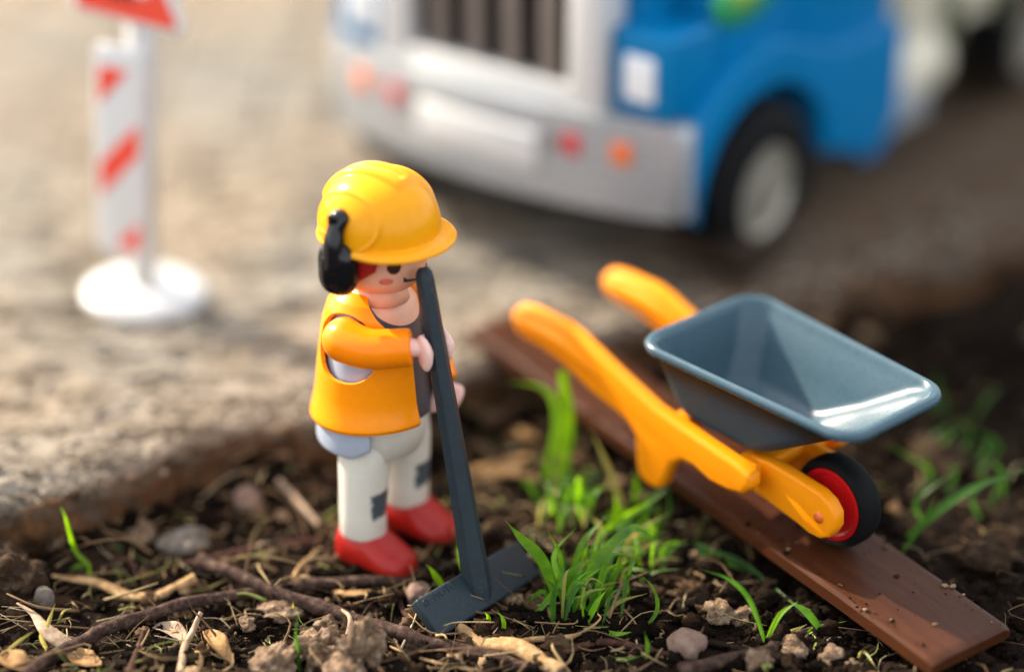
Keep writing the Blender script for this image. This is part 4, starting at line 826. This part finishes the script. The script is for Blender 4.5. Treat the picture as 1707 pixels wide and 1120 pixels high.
stick('straw', [(322, 1125, .05), (330, 1095, .10), (338, 1068, .12)], [.12, .11, .04], M['straw'], 'stubby orange brown bark piece beside the upright straw', 'bark', 9, flat=.6)
stick('straw', [(765, 1048, .08), (810, 1072, .10), (860, 1092, .10), (930, 1120, .08)], [.09, .15, .16, .13], M['straw'], 'frayed tan straw bundle right below the hoe blade', 'straw', 10, flat=.6, amp=.45)
stick('straw', [(820, 1074, .10), (880, 1070, .12), (940, 1063, .12), (975, 1052, .14), (1000, 1032, .24), (996, 1022, .30)], [.05, .055, .05, .025, .018, .01], M['straw'], 'dry grass stalk curling up right of the hoe blade', 'straw', 11)
stick('straw', [(466, 795, .12), (495, 835, .14), (530, 882, .10)], [.06, .065, .05], M['straw_pale'], 'blurred pale straw leaning behind the left boot', 'straw', 12)
stick('straw', [(572, 1108, .05), (578, 1070, .10), (585, 1032, .20), (570, 1016, .26)], [.04, .045, .04, .025], M['straw_pale'], 'thin pale stem crossing in front of the long twig', 'straw', 13)
stick('straw', [(488, 975, .08), (492, 955, .16), (510, 935, .18), (535, 915, .12)], [.035, .045, .04, .03], M['straw'], 'bent straw between the long twig and the front boot', 'straw', 14)
stick('straw', [(215, 1125, .04), (228, 1090, .08), (240, 1050, .10)], [.06, .05, .035], M['twig_red'], 'thin reddish root sticking up at the bottom left', 'root', 15)
stick('straw', [(790, 1118, .05), (700, 1096, .10), (640, 1075, .12)], [.02, .028, .016], M['straw'], 'fine yellow stalk along the bottom edge under the hoe', 'straw', 16)
stick('twig', [(660, 985, .10), (672, 1015, .12), (700, 1046, .08)], [.05, .05, .045], M['twig_red'], 'short curved root left of the hoe blade corner', 'root', 17)
stick('twig', [(170, 880, .05), (215, 935, .12), (232, 965, .05)], [.03, .04, .03], M['twig_red'], 'thin brown stem leaning behind the green sprout', 'twig', 18)
stick('straw', [(430, 1000, .05), (500, 1014, .10), (590, 1010, .05)], [.03, .04, .03], M['twig_red'], 'thin dark root under the crossing twigs', 'root', 19)
stick('straw', [(935, 1085, .05), (1010, 1072, .08), (1120, 1092, .05)], [.05, .06, .04], M['twig_red'], 'dark reddish root below the grass tuft', 'root', 20)
stick('straw', [(745, 1000, .05), (830, 955, .10), (880, 930, .05)], [.07, .08, .06], M['straw'], 'tan bark strip hidden behind the hoe blade', 'bark', 21, flat=.5)
stick('straw', [(770, 790, .1), (830, 775, .16), (880, 762, .08)], [.12, .17, .10], M['deadleaf'], 'blurred curled dead leaf behind the hoe handle', 'leaf', 22, flat=.35, amp=.4)
stick('straw', [(540, 800, .05), (600, 770, .1), (660, 760, .05)], [.06, .08, .05], M['twig_red'], 'dark twig in the shade behind the trousers', 'twig', 23)

def stone(px, py, rpx, mt, label, cat, seed, sc=(1, 1, .8), amp=.22, name='stone', sub=4, dz=.0, fr=1.1, grp='stones and clods on the soil'):
    p = gpt(px, py + rpx * .35, 0); r = rpx / 99.0; v, f = ico(sub); v = lumpy(v, seed, amp, fr, 5); v = v * np.array(sc) * r; v[:, 2] += r * sc[2] * .62 + dz; ang = seed * 1.7
    c_, s_ = math.cos(ang), math.sin(ang); v = np.stack([c_ * v[:, 0] - s_ * v[:, 1], s_ * v[:, 0] + c_ * v[:, 1], v[:, 2]], 1)
    o = link(name, mesh(name, v, f, mt), None, tuple(p)); return tag(o, label, cat, grp)
stone(413, 815, 27, M['stone_pink'], 'round pinkish pebble under the slab edge left of the trousers', 'pebble', 1)
stone(312, 902, 36, M['stone_grey'], 'blurred pale stone behind the end of the long twig', 'stone', 2, (1.2, 1, .6), .38)
stone(75, 1002, 21, M['stone_grey'], 'small grey egg shaped pebble at the left above the wood chip', 'pebble', 3, (.8, .8, 1.1), .12)
stone(1145, 1078, 33, M['stone_pink'], 'pinkish brown stone at the bottom right of the grass', 'stone', 4, (1, 1, .85), .2)
stone(18, 968, 58, M['clod_dark'], 'big dark soil clod at the left edge', 'clod', 5, (1.1, 1, .8), .45, 'soil_clod', 5)
stone(528, 1090, 34, M['clod'], 'crumbly tan clod at the bottom edge left of centre', 'clod', 6, (1.1, .9, .9), .7, 'soil_clod', 5, fr=1.6)
stone(603, 1095, 36, M['clod'], 'ragged tan clod with root ends at the bottom edge', 'clod', 7, (.8, .9, 1.15), .75, 'soil_clod', 5, fr=1.7)
stone(455, 1108, 30, M['clod'], 'low light brown clod at the bottom edge beside the curled leaf', 'clod', 8, (1.5, .9, .7), .6, 'soil_clod', 5, fr=1.6)
stone(572, 1118, 30, M['clod'], 'rounded clod between the two ragged clods', 'clod', 9, (1.3, 1, .7), .35, 'soil_clod', 5)
stone(545, 1048, 18, M['clod'], 'small clod just below the long twig', 'clod', 10, (.9, .9, .9), .6, 'soil_clod', 4)
stone(470, 1016, 24, M['clod'], 'flat tan clod below the crossing of the twigs', 'clod', 11, (1.5, 1, .6), .5, 'soil_clod', 4)
stone(698, 992, 22, M['stone_pink'], 'pale pebble behind the left corner of the hoe blade', 'pebble', 12, (1, 1, .9), .2)
stone(1262, 1108, 20, M['clod'], 'reddish clod on the twig at the bottom right', 'clod', 13, (1, 1, .9), .5, 'soil_clod', 4)
stone(1195, 1022, 22, M['clod'], 'sunlit clod left of the plank near the bending grass', 'clod', 14, (1.1, 1, .8), .5, 'soil_clod', 4)
stone(1240, 1028, 20, M['clod'], 'crumbly clod between the bending grass blades', 'clod', 15, (1.2, 1, .7), .55, 'soil_clod', 4)
stone(1322, 1082, 22, M['clod'], 'light brown clod close to the plank edge', 'clod', 16, (1.3, 1, .7), .5, 'soil_clod', 4)
stone(1385, 1092, 18, M['clod'], 'tan clod beside the near end of the plank', 'clod', 17, (1.3, 1, .7), .55, 'soil_clod', 4)
stone(240, 890, 20, M['clod'], 'small blurred brown clod behind the green sprout', 'clod', 18, (1.3, 1, .8), .6, 'soil_clod')
stone(415, 1050, 14, M['clod'], 'tiny tan clod right of the upright straw', 'clod', 19, amp=.5, name='soil_clod')
stone(720, 700, 34, M['clod_dark'], 'dark clod in the shade behind the figure', 'clod', 20, (1.5, 1, .7), .4, 'soil_clod')
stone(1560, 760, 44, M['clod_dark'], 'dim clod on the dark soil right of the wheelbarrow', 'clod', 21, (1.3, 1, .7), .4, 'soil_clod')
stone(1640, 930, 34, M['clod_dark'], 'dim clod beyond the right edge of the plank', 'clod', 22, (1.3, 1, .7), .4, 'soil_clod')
stone(95, 905, 16, M['clod'], 'light clod bit close behind the sprout stem', 'clod', 23, (1, .8, 1.2), .7, 'soil_clod')
stone(30, 905, 20, M['clod'], 'small pale clod lying against the big dark clod', 'clod', 24, (.9, 1, 1.2), .6, 'soil_clod')

def leaf(pts, wd, mt, label, seed, curl=.25, name='dead_leaf'):
    P = spline([gpt(*p) for p in pts], 16); T, N_, B_ = frames(P); nw_ = 9; V = []; F = []
    up_v = np.array([0, 0, 1.0])
    for k in range(16):
        t = k / 15; w_ = wd * max(.02, math.sin(math.pi * min(1, max(0, t * .97 + .015))) ** .7); sd = np.cross(T[k], up_v); sd /= np.linalg.norm(sd)
        for j in range(nw_):
            u = -1 + 2 * j / (nw_ - 1); V.append(P[k] + sd * w_ * u * (1 + .25 * fbm(np.array([t * 5]), np.array([u * 2.0]), seed)[0]) + up_v * (curl * w_ * u * u * 1.6 + .10 * wd * 4 * fbm(np.array([t * 4.0]), np.array([u * 2.5]), seed + 3)[0]))
    for k in range(15):
        for j in range(nw_ - 1): a_ = k * nw_ + j; F.append((a_, a_ + 1, a_ + nw_ + 1, a_ + nw_))
    o = solo(name, V, F, mt, label, 'leaf', 'dead leaves on the soil'); sm = o.modifiers.new('t', 'SOLIDIFY'); sm.thickness = .018; return o
leaf([(115, 1092, .08), (140, 1100, .12), (168, 1108, .06)], .20, M['deadleaf'], 'yellowish dead leaf scrap under the curved twig', 1)
leaf([(342, 1052, .10), (362, 1078, .20), (388, 1108, .10)], .14, M['deadleaf'], 'curled brown leaf at the bottom edge beside the straw stalk', 2, .8)
leaf([(255, 1045, .06), (285, 1052, .12), (312, 1072, .06)], .16, M['straw_pale'], 'pale bark scrap below the curved twig', 3, .4)
leaf([(800, 800, .08), (850, 790, .18), (900, 800, .08)], .26, M['deadleaf'], 'blurred tan leaf between the hoe handle and the tall blade', 4, .3)
leaf([(835, 720, .10), (870, 728, .14), (905, 722, .10)], .20, M['deadleaf'], 'blurred brown leaf near the slab behind the grass', 5, .3)
leaf([(0, 1090, .08), (25, 1105, .14), (60, 1120, .08)], .22, M['deadleaf'], 'orange brown leaf cut by the bottom left corner', 6, .3)
leaf([(555, 985, .06), (590, 990, .08), (625, 985, .06)], .08, M['deadleaf'], 'narrow orange leaf sliver below the front boot', 7, .2)

# ================================================================== GRASS
def blade_vf(P, wd, fold=.35, twist=0.0, m=18, tipw=.06, seed=0):
    P = spline(P, m); T, N_, B_ = frames(P); V = []; F = []
    view = CAM - P.mean(0); view /= np.linalg.norm(view)
    for k in range(m):
        t = k / (m - 1); w_ = wd * .5 * (min(1, .6 + t * 1.3)) * (1 - sst(.45, 1.0, t) * (1 - tipw)); a_ = twist * t + .25 * math.sin(t * 3 + seed)
        sd = np.cross(T[k], view); sd /= np.linalg.norm(sd); nn = np.cross(sd, T[k]); sd2 = sd * math.cos(a_) + nn * math.sin(a_); n2 = np.cross(sd2, T[k])
        for u in (-1, -.5, 0, .5, 1): V.append(P[k] + sd2 * w_ * u + n2 * (fold * w_ * (u * u - .3)))
    for k in range(m - 1):
        for j in range(4): a = k * 5 + j; F.append((a, a + 1, a + 6, a + 5))
    return np.array(V), F
def bl_pts(pts):
    b = gpt(pts[0][0], pts[0][1], -.02); out = [b]
    for p in pts[1:]: out.append(gpt(p[0], p[1], .07) if p[1] > pts[0][1] - 4 else at_y(p[0], p[1], b[1] + (p[2] if len(p) > 2 else 0)))
    for q in out[1:]: q[2] = max(q[2], gz(q[0], q[1]) + .03)
    return out
def tuft(label, blades, cat='grass', name='grass_tuft'):
    bases = [bl_pts(b[0]) for b in blades]; o = np.array([p[0] for p in bases]).mean(0); t = thing(name, label, cat, tuple(o), (0, 0, 0), 'grass growing out of the soil')
    for k, (P, b) in enumerate(zip(bases, blades)):
        v, f = blade_vf(P, b[1] / 99.0 * (.8 if b[1] > 8 else 1), b[3] if len(b) > 3 else .35, b[4] if len(b) > 4 else .5, seed=k, tipw=b[5] if len(b) > 5 else .06); bl_ = link('grass_blade', mesh('grass_blade', v - o, f, M[b[2]]), t)
    return t
G, GL, GD, GY = 'grass', 'grass_lime', 'grass_deep', 'grass_dry'
fine = []
for k in range(70):
    x, y = 932 + abs(rng.normal()) * 46, 1002 + rng.normal() * 20; dx = rng.uniform(-22, 75); hgt = rng.uniform(35, 105)
    fine.append(([(x, y), (x + dx * .35, y - hgt * .65, rng.uniform(-.1, .3)), (x + dx, y - hgt * rng.uniform(.55, 1.0), rng.uniform(-.2, .6))], rng.uniform(4, 8.5), ['grass', 'grass_deep', 'grass_lime', 'grass', 'grass_dry', 'grass_deep'][k % 6]))
for k in range(46):
    x, y = rng.uniform(975, 1105), rng.uniform(940, 1020) - 20; dx = rng.uniform(-30, 80); hgt = rng.uniform(25, 75)
    y = y - (x - 975) * .25
    fine.append(([(x, y), (x + dx * .4, y - hgt * .6, rng.uniform(-.1, .3)), (x + dx, y - hgt * rng.uniform(.4, 1.0), rng.uniform(-.2, .6))], rng.uniform(4, 9), ['grass_deep', 'grass', 'grass_deep', 'grass_lime', 'grass_dry'][k % 5]))
tuft('dense fresh grass tuft right beside the hoe blade', fine + [
    ([(928, 1000), (905, 935, -.2), (868, 895, -.3), (843, 868, -.3)], 24, G, .3, .9), ([(935, 1000), (934, 930), (914, 884)], 12, G), ([(945, 985), (972, 905, .2), (1010, 860, .4)], 14, G), ([(955, 1000), (1000, 930), (1050, 884), (1074, 886), (1096, 906)], 24, G, .4, .8),
    ([(1008, 1010), (1030, 945), (1038, 905)], 13, G), ([(1000, 985), (1030, 950), (1048, 932)], 11, GL), ([(888, 1030), (920, 990), (938, 955)], 12, G), ([(922, 1042), (922, 1000), (932, 955)], 13, GD), ([(945, 1015), (962, 978), (1012, 938)], 12, GL), ([(975, 1045), (995, 1005), (1012, 982)], 13, GL),
    ([(905, 975, .3), (935, 950, .4), (968, 928, .5)], 14, GL), ([(930, 985), (940, 940), (936, 915)], 20, GD), ([(942, 1000), (952, 955), (970, 940)], 16, G), ([(960, 1000), (985, 950, .2), (990, 905, .3)], 14, G), ([(938, 995), (950, 965), (952, 930)], 16, GD), ([(920, 1010), (905, 985), (885, 1000), (875, 1012)], 10, G), ([(965, 1010), (985, 985), (1005, 1000)], 10, GD), ([(985, 1015), (1000, 970), (1020, 925), (1070, 930, .2)], 13, G), ([(950, 1005), (930, 960), (925, 920, .2), (960, 880, .5)], 12, GL), ([(940, 1020), (935, 990), (905, 960)], 12, GD), ([(970, 1030), (985, 1010), (990, 985)], 12, GD), ([(955, 985), (985, 930, .3), (1000, 880, .6)], 14, GL), ([(900, 1020), (912, 1000), (908, 975)], 9, GD)])
mid = []
for k in range(34):
    x, y = rng.uniform(890, 985), rng.uniform(815, 890); dx = rng.uniform(-40, 55); hgt = rng.uniform(30, 85)
    mid.append(([(x, y), (x + dx * .35, y - hgt * .65, rng.uniform(-.1, .3)), (x + dx, y - hgt * rng.uniform(.6, 1.0), rng.uniform(-.2, .5))], rng.uniform(8, 16), ['grass_lime', 'grass', 'grass', 'grass_deep', 'grass_dry'][k % 5]))
tuft('blurred grass clump with one tall upright blade before the plank', [
    ([(928, 805), (946, 715), (938, 618)], 34, GL, .2, .1, .7), ([(905, 808), (928, 700, .2), (908, 648, .4), (850, 636, .6)], 20, GL)] + mid)
tuft('blurred grass clump at the wheelbarrow leg', [
    ([(1045, 862), (1015, 780), (984, 714)], 15, GY), ([(1040, 862), (1075, 838), (1118, 806)], 22, G, .3, .6), ([(1055, 850), (1062, 815), (1056, 785)], 16, GL), ([(990, 892), (1050, 858), (1106, 822)], 16, GL), ([(1065, 880), (1080, 850), (1102, 850)], 18, G), ([(1020, 885), (1030, 850), (1022, 815)], 14, GL), ([(1080, 900), (1095, 870), (1100, 830)], 12, G), ([(1000, 890), (1040, 875), (1085, 895)], 16, G), ([(1075, 905), (1090, 890), (1075, 860)], 22, G), ([(1050, 880), (1035, 850), (1000, 862)], 14, GL), ([(1095, 880), (1115, 850), (1112, 800)], 9, GD), ([(1030, 900), (1060, 905), (1110, 880)], 16, GL)])
tuft('long dark grass blades trailing along the near edge of the plank', [([(1085, 880), (1150, 915, -.3), (1235, 938, -.6), (1335, 1012, -1.4)], 22, GD, .3, .4), ([(1110, 905), (1170, 912), (1240, 945, -.2)], 16, G), ([(1372, 1055), (1345, 1020), (1312, 1000)], 16, GD), ([(1120, 900), (1180, 930), (1260, 955, -.3)], 12, GD)])
tuft('bending green blades on the soil left of the plank end', [([(1278, 1068), (1250, 1000), (1215, 965), (1165, 948)], 11, GD, .3, .3), ([(1275, 1068), (1300, 1025), (1330, 1002)], 11, GL), ([(1335, 1062), (1365, 1045), (1410, 1035)], 9, GL), ([(1290, 1062), (1320, 1052), (1345, 1040)], 8, GY), ([(1430, 1098), (1440, 1088), (1462, 1112)], 12, GY)])
tuft('thin curved green stem standing right of the grass tuft', [([(1066, 1056), (1092, 1025), (1096, 1000), (1086, 975), (1072, 962)], 9, G), ([(1076, 1098), (1080, 1075), (1074, 1052)], 8, G), ([(1005, 1048), (1030, 1056), (1058, 1052)], 9, GL), ([(1015, 1095), (1040, 1100), (1072, 1092)], 7, G)], name='grass_shoot')
tuft('small bright green leaf poking up behind the hoe blade', [([(748, 992), (735, 972), (722, 952), (710, 940)], 15, GL, .5, .2)], name='green_leaf')
tuft('slim green shoot between the back boot and the hoe handle', [([(772, 950), (766, 920), (762, 890)], 10, G)], name='green_shoot')
tuft('two short green shoots under the hoe blade', [([(838, 1060), (840, 1035), (828, 1016)], 10, GL), ([(812, 1050), (815, 1030), (808, 1020)], 10, GL)], name='green_shoot')
tuft('bright green sprout with a side leaf at the far left', [([(149, 962), (146, 940), (126, 918), (113, 875), (108, 858), (101, 845)], 9, GL, .5, .2), ([(146, 948), (132, 950), (115, 953)], 9, GL, .4, .2), ([(152, 975), (150, 960), (147, 935)], 9, GL)], name='green_sprout')
tuft('blurred thin green blade lying behind the sprout', [([(150, 905), (200, 912), (255, 942)], 9, GD)], name='grass_shoot')
tuft('pale green weed stems over the wood chip at the left', [([(68, 1070), (82, 1035), (92, 1005)], 8, GY), ([(80, 1085), (70, 1065), (66, 1050)], 8, GY), ([(0, 1092), (30, 1070), (58, 1050)], 6, GY), ([(95, 1040), (105, 1020), (120, 1012)], 4, GY), ([(90, 1042), (108, 1032), (118, 1028)], 4, GY)], name='weed')
tuft('dry green stem at the bottom edge left of the clods', [([(500, 1122), (497, 1085), (494, 1050), (500, 1005, .2)], 9, GD), ([(492, 1040), (490, 1018), (488, 1002)], 8, GY)], name='grass_shoot')
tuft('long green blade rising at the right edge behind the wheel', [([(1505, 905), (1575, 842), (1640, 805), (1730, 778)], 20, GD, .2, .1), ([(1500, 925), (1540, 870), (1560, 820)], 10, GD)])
bl = []
for k in range(16):
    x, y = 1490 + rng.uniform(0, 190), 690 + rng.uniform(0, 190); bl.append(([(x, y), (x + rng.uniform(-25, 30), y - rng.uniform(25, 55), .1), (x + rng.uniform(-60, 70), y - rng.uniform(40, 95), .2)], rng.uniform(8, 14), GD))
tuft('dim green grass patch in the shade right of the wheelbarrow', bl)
